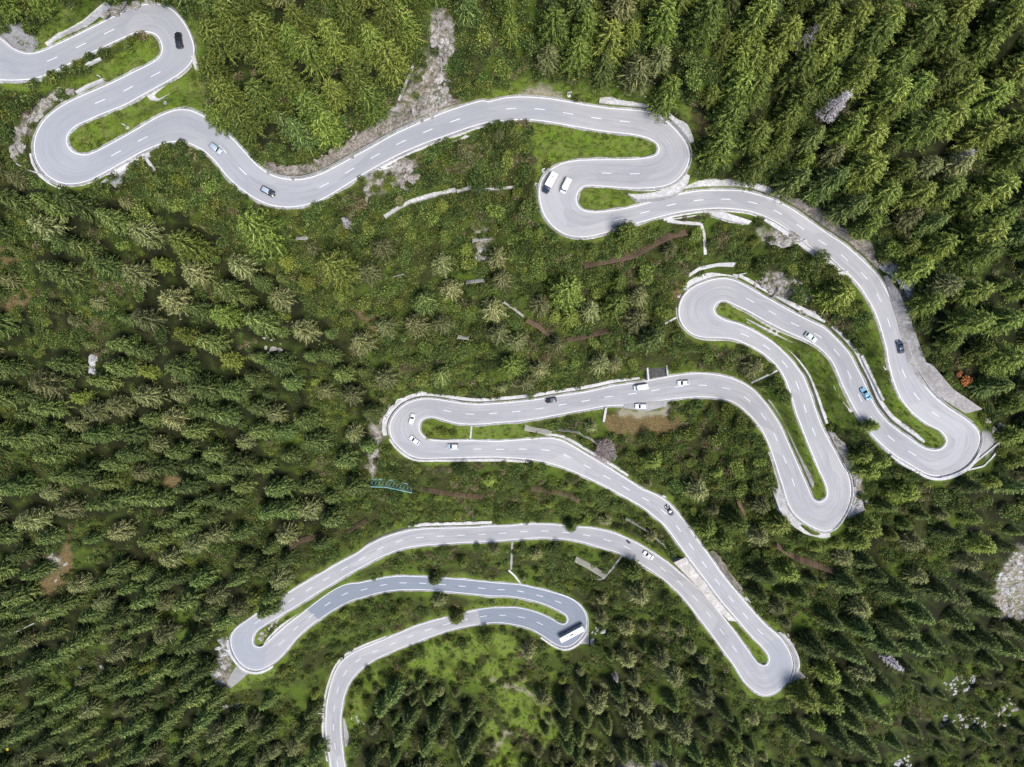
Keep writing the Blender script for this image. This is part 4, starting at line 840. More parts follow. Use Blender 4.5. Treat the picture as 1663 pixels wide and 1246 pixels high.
def lorry(label, px, py, ahead, L):
    X, Y, z, rz, pitch = place(px, py, ahead); e = empty('box_lorry', (X, Y, z)); e.rotation_euler = (0, pitch, rz); tag(e, label, 'lorry'); h = L / 2
    loft('cargo_box', [(-h, 1.08, .8, 2.95), (-h + .05, 1.12, .75, 3.0), (h * .38, 1.12, .75, 3.0), (h * .4, 1.08, .8, 2.95)], M['white'], e, pw=14)
    loft('cab', [(h * .4, .98, .4, 2.3), (h * .6, 1.0, .35, 2.3), (h * .78, .98, .35, 1.9), (h * .95, .9, .4, 1.25), (h, .75, .5, 1.0)], M['navy'], e, pw=6)
    quad('windscreen', [(h * .62, -.88, 2.27), (h * .62, .88, 2.27), (h * .86, .84, 1.65), (h * .86, -.84, 1.65)], M['glass'], e, .04)
    boxes('roof_hatch', [(-h * .55, 0, 3.05, .6, .6, .1)], M['steel'], e, .02)
    for s_ in (-1, 1):
        for x in (h * .66, -h * .55): wheel(x, s_ * .9, .4, e, .28)
        boxes('mirror', [(h * .72, s_ * 1.15, 1.9, .12, .2, .3)], M['black'], e, .02); boxes('headlight', [(h - .1, s_ * .65, .8, .2, .28, .16)], M['lamp'], e, .02)
lorry('white box lorry with a dark blue cab in the bend of the two white vans', 893, 298, (885, 312), 6.6)

# motorcycle and rider
def moto(px, py, ahead):
    X, Y, z, rz, pitch = place(px, py, ahead); e = empty('motorcycle', (X, Y, z), rz); tag(e, 'black motorcycle heading up the road ahead of the white car', 'motorcycle')
    wheel(.75, 0, .32, e, .14); wheel(-.75, 0, .32, e, .18)
    loft('tank', [(-.1, .12, .75, .95), (.1, .2, .7, 1.05), (.4, .16, .75, 1.0), (.5, .08, .8, .95)], M['black'], e, 10, 3)
    loft('seat', [(-.85, .1, .78, .86), (-.5, .16, .72, .84), (-.1, .14, .72, .82)], M['tyre'], e, 10, 3)
    bars([((.75, .1, .32), (.5, .1, 1.05), .05, .05), ((.75, -.1, .32), (.5, -.1, 1.05), .05, .05)], 'fork', M['steel'], e)
    bars([((.42, -.38, 1.08), (.48, .38, 1.08), .04, .04)], 'handlebar', M['darksteel'], e)
    boxes('engine', [(.05, 0, .5, .5, .32, .4)], M['darksteel'], e, .04)
    # rider: one skinned figure sitting on the seat, hands on the bar
    nodes = {'pel': (-.3, 0, .93, .17), 'ch': (-.1, 0, 1.35, .19), 'nk': (.0, 0, 1.56, .08), 'hd': (.06, 0, 1.72, .13)}
    for s_, n_ in ((1, 'l'), (-1, 'r')):
        nodes.update({n_ + 'hip': (-.28, .14 * s_, .9, .13), n_ + 'kn': (.15, .28 * s_, .75, .09), n_ + 'an': (-.1, .26 * s_, .35, .06), n_ + 'to': (.1, .26 * s_, .3, .05),
                      n_ + 'sh': (-.06, .2 * s_, 1.45, .09), n_ + 'el': (.14, .33 * s_, 1.22, .06), n_ + 'ha': (.42, .32 * s_, 1.12, .045)})
    keys = list(nodes); ed = [('pel', 'ch'), ('ch', 'nk'), ('nk', 'hd')]
    for n_ in 'lr': ed += [('pel', n_ + 'hip'), (n_ + 'hip', n_ + 'kn'), (n_ + 'kn', n_ + 'an'), (n_ + 'an', n_ + 'to'), ('ch', n_ + 'sh'), (n_ + 'sh', n_ + 'el'), (n_ + 'el', n_ + 'ha')]
    me = bpy.data.meshes.new('person'); me.from_pydata([nodes[k][:3] for k in keys], [(keys.index(a), keys.index(c_)) for a, c_ in ed], [])
    me.materials.append(M['cloth'])
    o = bpy.data.objects.new('person', me); COL.objects.link(o); o.location = (X, Y, z); o.rotation_euler = (0, 0, rz)
    o.modifiers.new('skin', 'SKIN'); o.modifiers.new('sub', 'SUBSURF').levels = 1
    for k, d in zip(keys, me.skin_vertices[0].data): d.radius = (nodes[k][3],) * 2; d.use_root = (k == 'pel')
    tag(o, 'rider in dark clothes and helmet sitting on the motorcycle', 'person')
    hel = loft('helmet', [(-.1, .06, 1.66, 1.8), (-.04, .13, 1.6, 1.87), (.08, .15, 1.58, 1.9), (.18, .12, 1.6, 1.86), (.22, .05, 1.66, 1.8)], M['black'], o, 12, 2.2)
moto(1021, 881, (1010, 875))

# ---------------------------------------------------------------- rocks
def rock_mesh(rr, sx, sy, sz, lev=2):
    bm = bmesh.new(); bmesh.ops.create_icosphere(bm, subdivisions=lev, radius=1.0); o_ = Vector((rr.random() * 50, rr.random() * 50, rr.random() * 50))
    for v in bm.verts:
        p = v.co.copy(); d = 1 + .35 * mnoise.noise(p * 1.1 + o_) + .22 * mnoise.noise(p * 2.6 + o_)
        cell = mnoise.cell(p * 1.6 + o_); v.co = p * (d + .15 * cell)
        v.co = Vector((v.co.x * sx, v.co.y * sy, v.co.z * sz))
    vs = [v.co.copy() for v in bm.verts]; fs = [tuple(v.index for v in f.verts) for f in bm.faces]; bm.free(); return vs, fs
def outcrop(label, poly, n, smin, smax, mat='rock', name='rock_outcrop', kind=None, flat=.55, elong=None, group=None):
    xs = [p_[0] for p_ in poly]; ys = [p_[1] for p_ in poly]; rr = random.Random(int(xs[0] * 7 + ys[0])); V = []; Fc = []; k = 0; t = 0; pieces = []
    while k < n and t < n * 60:
        t += 1; x = rr.uniform(min(xs), max(xs)); y = rr.uniform(min(ys), max(ys))
        if not inpoly(poly, np.array([x]), np.array([y]))[0]: continue
        if samp(EDGE, x, y) < 3.5: continue
        s_ = smin + (smax - smin) * rr.random() ** 2; a = rr.random() * 6.28 if elong is None else elong + rr.uniform(-.4, .4)
        vs, fs = rock_mesh(rr, s_ * rr.uniform(.9, 1.9), s_ * rr.uniform(.5, 1.0), s_ * flat * rr.uniform(.6, 1.2), 2 if s_ < .9 or n > 60 else 3)
        c_ = at(x, y, -s_ * flat * .25); ca, sa = math.cos(a), math.sin(a); b0 = len(V)
        V += [(c_.x + v.x * ca - v.y * sa, c_.y + v.x * sa + v.y * ca, c_.z + v.z) for v in vs]; Fc += [tuple(q + b0 for q in f) for f in fs]; k += 1
        BLOCK.append((x, y, s_ / mpp(x, y) * .8)); pieces.append((b0, len(V), c_, vs, a, fs))
    if not V: return
    if len(pieces) < 5 and not kind:
        for (_, _, c_, vs, a, fs) in pieces:
            ca, sa = math.cos(a), math.sin(a); o = mesh_obj('boulder', [(v.x * ca - v.y * sa, v.x * sa + v.y * ca, v.z) for v in vs], fs, M[mat]); o.location = c_
            tag(o, 'boulder of the ' + label if len(pieces) > 1 else label, 'rock', 'boulders: ' + label if len(pieces) > 1 else None)
        return
    o = mesh_obj(name, V, Fc, M[mat])
    if kind: tag(o, kind=kind)
    else: tag(o, label, 'rock', group)
    return o
OC = outcrop
OC('pale bare rock gully at the top left of centre, upper half', [(704, 18), (735, 25), (738, 85), (722, 130), (700, 80)], 70, .4, 1.5, elong=1.4)
OC('pale bare rock face just above the road under the gully', [(690, 150), (722, 110), (738, 150), (715, 180), (665, 205), (668, 175)], 90, .4, 1.6, elong=1.2)
OC('white rock rubble fan left of the bare trunk', [(648, 168), (640, 195), (600, 222), (585, 215), (632, 190)], 40, .3, 1.1)
OC('ragged pale rocks along the cutting of the second dip', [(555, 255), (560, 225), (580, 210), (590, 235), (570, 262)], 12, .5, 1.6)
OC('small pale rocks at the bottom of the second dip', [(430, 275), (475, 268), (510, 285), (480, 290)], 12, .4, 1.3)
OC('pale cliff slab below the road under the gully', [(640, 265), (672, 258), (676, 285), (655, 310), (645, 300)], 26, .5, 1.5)
OC('thin pale rock rib below the road left of the cliff slab', [(590, 285), (603, 280), (605, 335), (594, 330)], 12, .5, 1.4, elong=1.5)
OC('large cracked pale rocks outside the left hairpin, lower group', [(22, 262), (22, 215), (40, 205), (45, 225), (34, 262)], 34, .5, 1.6)
OC('large cracked pale rocks outside the left hairpin, upper group', [(45, 200), (60, 170), (100, 140), (122, 152), (85, 165), (62, 195)], 60, .4, 1.4)
OC('pale rocks above the topmost hairpin', [(165, 20), (195, 0), (265, 0), (268, 6), (230, 8), (190, 22)], 20, .6, 1.7)
OC('white rubble slope right of the start of the grey concrete wall', [(1430, 425), (1470, 432), (1488, 490), (1480, 540), (1466, 500), (1455, 455)], 60, .4, 1.5, 'scree')
OC('brown and pale rocks above the second left hairpin', [(1222, 455), (1270, 440), (1285, 480), (1240, 482)], 26, .4, 1.5)
OC('small stack of pale slabs above the road with the mint car', [(1300, 500), (1335, 508), (1330, 518), (1305, 512)], 7, .5, 1.4, elong=.5)
OC('layered rock slab behind the uppermost buttress', [(1255, 382), (1300, 380), (1290, 395), (1262, 396)], 9, .8, 2.2, elong=.1)
OC('white rocks outside the pointed hairpin', [(1378, 790), (1398, 805), (1412, 812), (1395, 828), (1372, 845), (1382, 815)], 22, .5, 1.8, 'scree')
OC('dark and pale rocks above the road before the pointed hairpin, right side', [(1350, 715), (1385, 750), (1398, 775), (1388, 780), (1350, 735)], 22, .5, 1.8)
OC('grey rock beyond the pull-off of the right hand hairpin', [(1600, 680), (1622, 695), (1624, 712), (1608, 696)], 6, .8, 2)
OC('cracked white rock ridge left of the lower left hairpin', [(345, 1112), (350, 1060), (362, 1035), (378, 1035), (368, 1075), (360, 1118)], 46, .5, 1.9, 'scree')
OC('pale stones on the tip of the lower left grass island', [(415, 1030), (450, 1005), (455, 1015), (425, 1045)], 16, .4, 1.2)
OC('pink brown rocks on the outside of the lower right hairpin', [(1255, 1022), (1280, 1028), (1290, 1060), (1276, 1045)], 12, .5, 1.5)
OC('white rocks in the central thicket under the small barrier', [(772, 400), (792, 398), (790, 425), (772, 420)], 10, .4, 1.2, 'scree')
OC('lone pale rocks among the forest left of centre, upper pair', [(140, 570), (152, 572), (153, 605), (143, 603)], 7, .6, 1.8, 'scree', elong=1.5)
OC('pale rocks with a brown scar in the forest', [(425, 545), (470, 560), (465, 575), (430, 575)], 9, .4, 1.3)
OC('scattered white rocks beside the orange scar at the lower left', [(80, 898), (108, 905), (105, 945), (82, 945)], 14, .3, 1.1)
OC('pale rock group in the lower right forest, upper one', [(1530, 1100), (1580, 1095), (1588, 1120), (1540, 1135)], 40, .3, 1.1, 'scree')
OC('pale rock group in the lower right forest, lower one', [(1525, 1160), (1580, 1160), (1610, 1170), (1600, 1188), (1530, 1182)], 60, .3, 1.1, 'scree')
OC('pale rock group near the right edge of the lower forest', [(1615, 1130), (1650, 1125), (1650, 1190), (1625, 1190)], 20, .5, 1.7)
OC('pale rocks at the bottom edge of the lower right forest', [(1450, 1225), (1475, 1225), (1480, 1246), (1450, 1246)], 12, .5, 1.8, 'scree')
OC('dark stone line in the forest left of the lower left hairpin', [(333, 1150), (395, 1140), (395, 1148), (335, 1158)], 18, .3, 1.0)
OC('thin line of white stones in the lower left forest', [(125, 1082), (185, 1083), (185, 1089), (125, 1087)], 16, .3, .9, 'scree')
OC('single white boulder in the bottom meadow', [(742, 1190), (756, 1188), (758, 1200), (744, 1202)], 1, 1.0, 1.6, 'scree')
OC('small white stones beside the lowest stretch of road', [(568, 1165), (592, 1162), (592, 1178), (572, 1178)], 10, .25, .8, 'scree')
OC('white stones beyond the coach hairpin', [(958, 1020), (985, 1015), (985, 1030), (958, 1045)], 7, .4, 1.1, 'scree')
OC(None, [(1614, 965), (1622, 925), (1650, 890), (1663, 880), (1760, 860), (1760, 1010), (1663, 1000), (1630, 1005)], 420, .3, 1.5, 'scree', 'scree', 'stuff')
OC(None, [(1240, 440), (1300, 455), (1320, 500), (1250, 470)], 40, .2, .8, 'rock', 'loose_stones', 'stuff')
OC('small yellow and white bundle at the bottom left corner', [(6, 1215), (16, 1216), (16, 1224), (8, 1224)], 1, .8, 1.1, 'yellowpaint', 'covered_bundle')
OC('pale boulders along the descending drain of the middle left hairpin', [(600, 780), (604, 700), (618, 690), (614, 730), (606, 780)], 22, .4, 1.3)
# ---------------------------------------------------------------- plants: prototypes as meshes, each twig an island of its own
def tri_leaf(V, Fc, p, d, side, ln, wd, fold=0.0):
    """pointed spray: a rhomb of two triangles folded a little along its rib"""
    b0 = len(V); m_ = p + d * (ln * .5)
    V += [p, m_ + side * wd + Vector((0, 0, -fold)), p + d * ln, m_ - side * wd + Vector((0, 0, -fold))]; Fc.append((b0, b0 + 1, b0 + 2, b0 + 3))
def conifer(seed, H_, Rm, levels, per, twigs, droop, sp, airy=1.0, base=.12, powr=.8, updip=0.0):
    rr = random.Random(seed); V = []; Fc = []; ribs = []
    for li in range(levels):
        t = base + (1 - base) * (li + rr.uniform(-.3, .3)) / levels; t = min(max(t, base), .985); z = t * H_
        rad = Rm * max(.05, (1 - (t - base) / (1 - base))) ** powr * rr.uniform(.85, 1.12)
        n = max(4, int(per * (0.55 + .45 * (1 - t)) + rr.uniform(-1, 1))); a0 = rr.uniform(0, 6.28)
        for k in range(n):
            a = a0 + 6.283 * k / n + rr.uniform(-.25, .25); L = rad * rr.uniform(.7, 1.18)
            dz = -droop * L * rr.uniform(.6, 1.3) + updip
            d = Vector((math.cos(a), math.sin(a), 0)); o_ = Vector((0, 0, z)); end = d * L + Vector((0, 0, dz))
            dn = end.normalized(); sd = Vector((-d.y, d.x, 0))
            ribs.append(len(Fc)); tri_leaf(V, Fc, o_ + end * .2 + Vector((0, 0, .12)), dn, sd, L * .86, sp * .72, .03)
            for q in range(twigs):
                s_ = .22 + .78 * (q + rr.random()) / twigs
                for sg in (-1, 1):
                    if rr.random() > .92 * airy: continue
                    an = sg * rr.uniform(.5, 1.05); dd = (d * math.cos(an) + sd * math.sin(an)); ln = (0.45 + .5 * (1 - s_)) * min(1.35, rad * .42) * rr.uniform(.7, 1.25)
                    dd = (dd + Vector((0, 0, rr.uniform(-.45, .35)))).normalized()
                    p_ = o_ + end * s_; s2 = dd.cross(Vector((0, 0, 1))).normalized()
                    s2 = (s2 + Vector((0, 0, rr.uniform(-.5, .5)))).normalized()
                    tri_leaf(V, Fc, p_, dd, s2, ln, sp * rr.uniform(.5, 1.0), .05)
    return V, Fc, ribs
def broad(seed, H_, Rm, lobes, leaves, ls, flat=.8):
    rr = random.Random(seed); V = []; Fc = []; cs = []
    for k in range(lobes):
        a = rr.uniform(0, 6.28); r_ = Rm * .62 * math.sqrt(rr.random()); cs.append((Vector((math.cos(a) * r_, math.sin(a) * r_, H_ * rr.uniform(.5, .82))), Rm * rr.uniform(.32, .55)))
    for c_, r_ in cs:
        for q in range(leaves // lobes):
            u = Vector((rr.gauss(0, 1), rr.gauss(0, 1), rr.gauss(.35, 1))).normalized(); p_ = c_ + Vector((u.x, u.y, u.z * flat)) * r_ * rr.uniform(.6, 1.08)
            if p_.z < .15: p_.z = .15
            dd = (u + Vector((rr.gauss(0, .7), rr.gauss(0, .7), rr.gauss(0, .5)))).normalized(); sd = dd.orthogonal().normalized(); sd.rotate(Matrix.Rotation(rr.uniform(0, 6.28), 3, dd))
            tri_leaf(V, Fc, p_, dd, sd, ls * rr.uniform(.7, 1.4), ls * .42)
    return V, Fc
def bare_tree(seed, H_, Rm, n):
    rr = random.Random(seed); V = []; Fc = []
    for k in range(n):
        t = rr.uniform(.15, 1) ** .8; z = t * H_; a = rr.uniform(0, 6.28); L = Rm * (1 - t * .75) * rr.uniform(.5, 1.1); d = Vector((math.cos(a), math.sin(a), rr.uniform(-.2, .35))).normalized()
        tri_leaf(V, Fc, Vector((0, 0, z)), d, Vector((-d.y, d.x, 0)), L, .07)
        for q in range(5):
            p_ = Vector((0, 0, z)) + d * L * rr.uniform(.3, .95); an = rr.choice((-1, 1)) * rr.uniform(.5, 1); dd = Vector((math.cos(a + an), math.sin(a + an), rr.uniform(-.3, .5))).normalized()
            tri_leaf(V, Fc, p_, dd, Vector((-dd.y, dd.x, .2)).normalized(), L * .4, .055)
    return V, Fc
def trunk_mesh(H_, r0):
    V = []; Fc = []; n = 7; k = 5
    for j in range(k + 1):
        t = j / k
        for i in range(n): V.append((r0 * (1 - t * .85) * math.cos(6.283 * i / n), r0 * (1 - t * .85) * math.sin(6.283 * i / n), -1.2 + (H_ + 1.0) * t))
        if j:
            for i in range(n): Fc.append(((j - 1) * n + i, (j - 1) * n + (i + 1) % n, j * n + (i + 1) % n, j * n + i))
    for j in range(6):      # stub limbs reaching into the crown
        a = j * 1.1; z = H_ * (.25 + .1 * j); b0 = len(V); d = Vector((math.cos(a), math.sin(a), .15)) * H_ * .1
        V += [(0, 0, z), (d.x, d.y, z + d.z), (d.x, d.y, z + d.z + .08), (0, 0, z + .16)]; Fc.append((b0, b0 + 1, b0 + 2, b0 + 3))
    me = bpy.data.meshes.new('trunk'); me.from_pydata([tuple(v) for v in V], [], Fc); me.materials.append(M['bark']); return me
def crown_mesh(vf, mat):
    me = bpy.data.meshes.new('crown'); me.from_pydata([tuple(v) for v in vf[0]], [], vf[1]); me.materials.append(M[mat])
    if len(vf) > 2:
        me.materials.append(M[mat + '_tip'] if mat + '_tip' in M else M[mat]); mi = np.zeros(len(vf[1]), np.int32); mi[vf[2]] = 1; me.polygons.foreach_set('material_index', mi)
    return me
# kind -> list of (crown mesh, trunk mesh, height, radius)
PR = {}
TS = trunk_mesh(13, .26); TB = trunk_mesh(5, .14)
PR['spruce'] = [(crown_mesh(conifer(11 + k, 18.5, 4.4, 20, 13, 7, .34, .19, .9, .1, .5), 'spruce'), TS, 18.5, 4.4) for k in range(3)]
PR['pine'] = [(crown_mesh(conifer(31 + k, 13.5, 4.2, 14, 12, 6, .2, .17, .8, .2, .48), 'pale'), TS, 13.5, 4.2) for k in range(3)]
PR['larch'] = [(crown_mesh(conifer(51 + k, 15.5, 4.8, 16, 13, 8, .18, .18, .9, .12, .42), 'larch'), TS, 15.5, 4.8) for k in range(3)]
PR['young'] = [(crown_mesh(conifer(71, 9, 2.9, 12, 10, 5, .1, .16, .95, .1, .5), 'yellow'), trunk_mesh(11, .16), 11, 2.9)]
PR['broad'] = [(crown_mesh(broad(91 + k, 6, 3.2, 9, 1100, .42), ('leaf', 'leaf2')[k]), TB, 6, 3.2) for k in range(2)]
PR['bush'] = [(crown_mesh(broad(101, 5, 2.6, 7, 800, .4), 'yellow'), TB, 5, 2.6)]
PR['dead'] = [(crown_mesh(bare_tree(111, 15, 3.2, 130), 'dead'), TS, 15, 3.2)]
PR['pink'] = [(crown_mesh(broad(121, 8, 4.4, 18, 4200, .3), 'pink'), trunk_mesh(7, .2), 8, 4.6)]
PR['orange'] = [(crown_mesh(broad(131, 3.4, 1.9, 5, 420, .36), 'orange'), TB, 3.4, 1.9)]
WORD = {'spruce': ('spruce_tree', 'spruce', 'dark green spruce'), 'pine': ('pine_tree', 'pine', 'grey green pine with pale twigs'), 'larch': ('larch_tree', 'larch', 'bright green feathery larch'),
        'young': ('young_larch', 'young larch', 'yellow green young larch'), 'broad': ('broadleaf_tree', 'tree', 'round leafy green tree'), 'bush': ('bush', 'bush', 'yellow green bush'),
        'dead': ('dead_tree', 'dead tree', 'bare pale dead tree'), 'pink': ('round_tree', 'tree', 'round pinkish tree'), 'orange': ('orange_bush', 'bush', 'orange bush')}

def base_of(qx, qy, h):
    """ground position under a crown that shows at q when its middle is h metres up"""
    px, py = qx, qy
    for _ in range(5):
        D = float(samp(DROAD, px, py)); k = 1 - h / D; px = CX + (qx - CX) * k; py = CY + (qy - CY) * k
    return px, py
MAN = """
larch 428,47,1 481,27,.9 568,30,1 430,88,1.1 450,111,.9 501,84,1 477,141,1 420,158,1.1 511,175,1.2 525,202,1.1 599,162,1.1 578,128,1.1 632,94,1.2 629,27,1.1 656,37,1 535,60,1 541,148,.8 345,60,1 370,30,1 340,110,1 365,150,1.1 390,60,.9 395,195,.9 470,60,.8 602,60,.9 350,185,.8
larch 901,45,1.2 938,85,1 989,60,1.1 955,40,.9 1080,30,1.1 1154,20,1.2 1201,98,1 1188,185,1.2 1204,135,1.1 1230,24,1.2 1284,50,1.1 1335,34,1.1 1389,30,1 1416,57,1.1 1443,37,1.1 1362,71,1 1220,94,1.1 1250,98,.9 1225,140,1.2 1301,111,1.2 1335,81,1 1379,209,1.1 1449,148,1.2 1446,172,1 1490,145,1.2 1534,67,1.3 1503,34,1.2 1486,67,1.1 1540,115,1.2 1567,148,1.2 1614,155,1.2 1631,34,1.3 1604,67,1.2 1503,202,1.2 1600,215,1.3 1409,276,1.4 1470,276,.9 1493,313,1.1 1443,313,1 1598,381,1.4 1267,232,.9 1234,216,1 1621,303,1.2 1560,20,1.1 1460,100,1 1400,120,1.1 1300,160,1 1340,130,.9 1280,190,1 1420,220,1 1550,190,1 1650,120,1.2 1655,250,1.2 1630,350,1 1580,330,1 1530,400,1
larch 1019,380,1.0 920,471,1.5 999,495,1.2 1365,480,1.1 1418,692,.55 1402,742,.75 1410,765,.8 1432,748,.7 1196,850,1.1 1175,878,1.1 1148,858,1 1266,852,1.1 1310,1138,1.3 1030,930,.9 740,1003,.9 1410,860,1 1395,880,.9 1350,1140,1.1 1600,410,1.2 1580,520,1.2 1640,520,1.2 1640,580,1.2 1590,470,1.1 422,372,1.5 548,431,1.5 300,397,1.3
young 962,404,1.1 877,376,.8 462,422,1 548,477,.9 755,401,1 256,427,1.1 125,646,1.2 300,545,1.4 367,582,1.4 233,602,1.1 750,915,1.2 411,975,1.3 640,1000,1.1 648,985,.9 1330,890,.8 1340,950,.7 716,330,.8 645,490,.8 230,1090,1 160,1230,1 1120,800,.8 1165,790,.7 650,625,.8 510,620,.8 80,705,1 870,705,.8
pine 1033,115,1.3 453,483,1.1 493,535,1.2 715,428,1 731,468,1.1 676,529,1.2 718,526,1.0 587,556,1.3 624,529,1.1 569,641,1.1 526,635,.9 624,614,1.2 960,504,1 905,559,1 810,541,1.0 838,553,1 816,452,.9 1033,520,1.2 1039,483,1 975,590,1 999,590,.9 877,599,1 853,620,1 877,495,1 310,440,1.2 276,488,1.2 219,444,1.2 236,518,1.1 236,643,1.3 280,680,1.2 71,622,1.3 190,660,1.1 390,430,1.1 230,375,1.2 1231,871,1.1 1039,967,1.2 1019,1022,1 1077,1073,1.2 1098,1100,1.1 971,1145,1.3 1019,1073,1.1 1033,1186,1.2 1108,1189,1.3 1145,1135,1.2 882,1138,1.1 858,1059,1 191,864,1.2 263,1032,1.3 315,885,1.2 273,909,1.1 48,847,1.3 1564,263,1 1517,266,.8 1480,350,1 455,940,1.2 463,870,1.1 384,990,1.1 350,1190,1.2 1400,990,1.1 1137,797,1.2 1060,870,.7
spruce 84,440,1.1 290,595,1.1 327,629,1.2 347,737,1.1 384,754,1.2 209,703,1.1 111,720,1 209,737,1 71,703,1.1 24,713,1.1 135,767,1.1 20,791,1.1 216,808,1.1 481,209,1 460,195,.9 239,878,1.1 253,946,1.1 301,977,1.2 325,940,1 308,1046,1.2 185,1005,1.1 229,1015,1 24,970,1.1 38,991,1.1 191,923,.9 638,1128,1.2 665,1168,1.1 707,1172,1.1 648,1200,1.1 690,1215,1 620,1150,1 600,1246,1 760,1160,.9 705,942,.85 929,856,.7 430,992,1.1 440,970,.9 1467,1020,1.2 1400,1020,1.1 1380,1060,1.2 1440,1050,1.1 1500,1000,1.1 1460,960,1.1 1530,960,1.2
broad 236,345,1.2 340,300,.8 700,290,1 780,300,1.2 820,260,.9 700,350,1 860,70,1 820,110,1 780,60,1 1130,130,1 1120,100,1 1300,480,1.1 1400,520,1 1375,500,1 750,760,1 1120,700,1.2 1100,790,1.1 1200,760,1.2 1180,590,.9 1330,420,1 1240,430,1.1 860,640,.7
bush 877,385,.7 470,425,.8 850,240,.7 720,700,.9 735,705,.8 697,708,.6 1325,888,.8 1150,350,.5 300,385,.8 560,380,.8 630,300,.7 590,340,.7 840,210,.6
dead 1358,172,1.3 1311,61,1 1448,1075,1 560,360,.7 1565,255,.9 1000,1100,.7
pink 984,733,1.15
orange 1571,617,1.0 1558,607,.6
"""
items = []      # (kind, base x, base y, scale, manual)
for ln in MAN.strip().splitlines():
    t = ln.split()
    for q in t[1:]:
        x, y, s_ = [float(v) for v in q.split(',')]; p0 = PR[t[0]][0]; bx, by = base_of(x, y, p0[2] * s_ * .55); items.append((t[0], bx, by, s_, True, x, y))
def density(x, y):
    """0 none, otherwise wanted spacing factor; and the mix of kinds"""
    if inpoly([(320, -450), (700, -450), (700, 0), (640, 130), (600, 190), (520, 250), (440, 260), (340, 190)], x, y): return .95, (('larch', .62), ('spruce', .33), ('pine', .05))
    if inpoly([(740, -450), (2200, -450), (2200, 760), (1640, 760), (1600, 640), (1500, 560), (1480, 420), (1300, 290), (1150, 280), (1130, 190), (1060, 140), (900, 110), (760, 60)], x, y): return .95, (('larch', .52), ('pine', .1), ('spruce', .38))
    if inpoly([(700, 0), (760, 0), (900, 110), (760, 165), (720, 130)], x, y): return 2.2, (('broad', .7), ('larch', .3))
    if y < 0: return 1.0, (('larch', .6), ('spruce', .4))
    if inpoly([(-450, 300), (0, 300), (120, 320), (300, 320), (330, 420), (450, 440), (600, 560), (620, 640), (600, 720), (590, 830), (420, 960), (350, 1050), (350, 1120), (500, 1120), (525, 1250), (525, 1700), (-450, 1700)], x, y):
        if inpoly([(0, 380), (120, 400), (200, 480), (180, 560), (60, 600), (0, 560)], x, y): return 1.9, (('spruce', .4), ('pine', .4), ('broad', .2))
        if inpoly([(120, 840), (260, 830), (230, 900), (120, 940)], x, y): return 2.0, (('spruce', .5), ('broad', .5))
        if y > 650 or x < 200: return .86, (('spruce', .84), ('pine', .14), ('broad', .02))
        return .98, (('spruce', .62), ('pine', .20), ('larch', .1), ('broad', .08))
    if inpoly([(1300, 880), (1420, 850), (1450, 800), (1620, 770), (2200, 760), (2200, 1700), (1120, 1700), (1100, 1130), (1290, 1130), (1300, 1040), (1210, 960)], x, y):
        if inpoly([(1500, 1060), (1700, 1060), (1700, 1246), (1430, 1246)], x, y): return 1.7, (('spruce', .4), ('broad', .4), ('pine', .2))
        if x > 1350 and y > 900: return .95, (('spruce', .7), ('pine', .2), ('larch', .1))
        return 1.15, (('spruce', .3), ('larch', .35), ('pine', .2), ('broad', .15))
    if inpoly([(940, 1110), (1000, 1050), (1060, 1040), (1130, 1060), (1180, 1120), (1140, 1700), (880, 1700), (880, 1160)], x, y): return 1.0, (('spruce', .5), ('pine', .35), ('larch', .15))
    if inpoly([(600, 1120), (700, 1100), (780, 1150), (780, 1700), (580, 1700)], x, y): return 1.05, (('spruce', .75), ('pine', .25))
    if inpoly([(960, 960), (1060, 950), (1150, 1050), (1160, 1110), (960, 1100)], x, y): return 1.5, (('pine', .5), ('broad', .4), ('spruce', .1))
    if inpoly([(560, 360), (620, 360), (860, 330), (900, 400), (1100, 420), (1100, 560), (1040, 600), (640, 630), (560, 520)], x, y): return .8, (('pine', .10), ('broad', .68), ('larch', .14), ('spruce', .08))
    if inpoly([(1050, 740), (1230, 720), (1250, 840), (1340, 880), (1200, 920), (1120, 850)], x, y): return 1.25, (('larch', .4), ('broad', .45), ('pine', .15))
    if inpoly([(1390, 700), (1440, 760), (1560, 790), (1500, 860), (1400, 830)], x, y): return 1.3, (('larch', .7), ('broad', .3))
    if inpoly([(700, 1050), (900, 1050), (900, 1200), (780, 1246), (700, 1100)], x, y): return 3.2, (('pine', .4), ('broad', .4), ('spruce', .2))
    if y > 1246 or x < 0 or x > 1663: return 1.1, (('spruce', .6), ('larch', .25), ('pine', .15))
    return 1.6, (('broad', .74), ('young', .06), ('bush', .08), ('pine', .12))
BL = np.array(BLOCK) if BLOCK else np.zeros((1, 3))
CAR = [(290, 65), (350, 241), (435, 311), (893, 298), (919, 302), (1317, 548), (1462, 563), (1406, 640), (895, 650), (1041, 629), (1110, 622), (1041, 660), (669, 681), (673, 715), (735, 725), (1087, 829), (1053, 902), (929, 1027)]
def blocked(x, y, r): return bool(np.any(np.hypot(BL[:, 0] - x, BL[:, 1] - y) < BL[:, 2] + r))
GRASSV = np.clip(zone(GRASS), 0, 1)
cell = {}
def addcell(x, y, r):
    cell.setdefault((int(x // 40), int(y // 40)), []).append((x, y, r))
for it in items:
    addcell(it[5], it[6], PR[it[0]][0][3] * it[3] / mpp(it[1], it[2]))
rr = random.Random(3)
ntry = 42000
XS = rng.uniform(-330, 1990, ntry); YS = rng.uniform(-330, 1570, ntry)
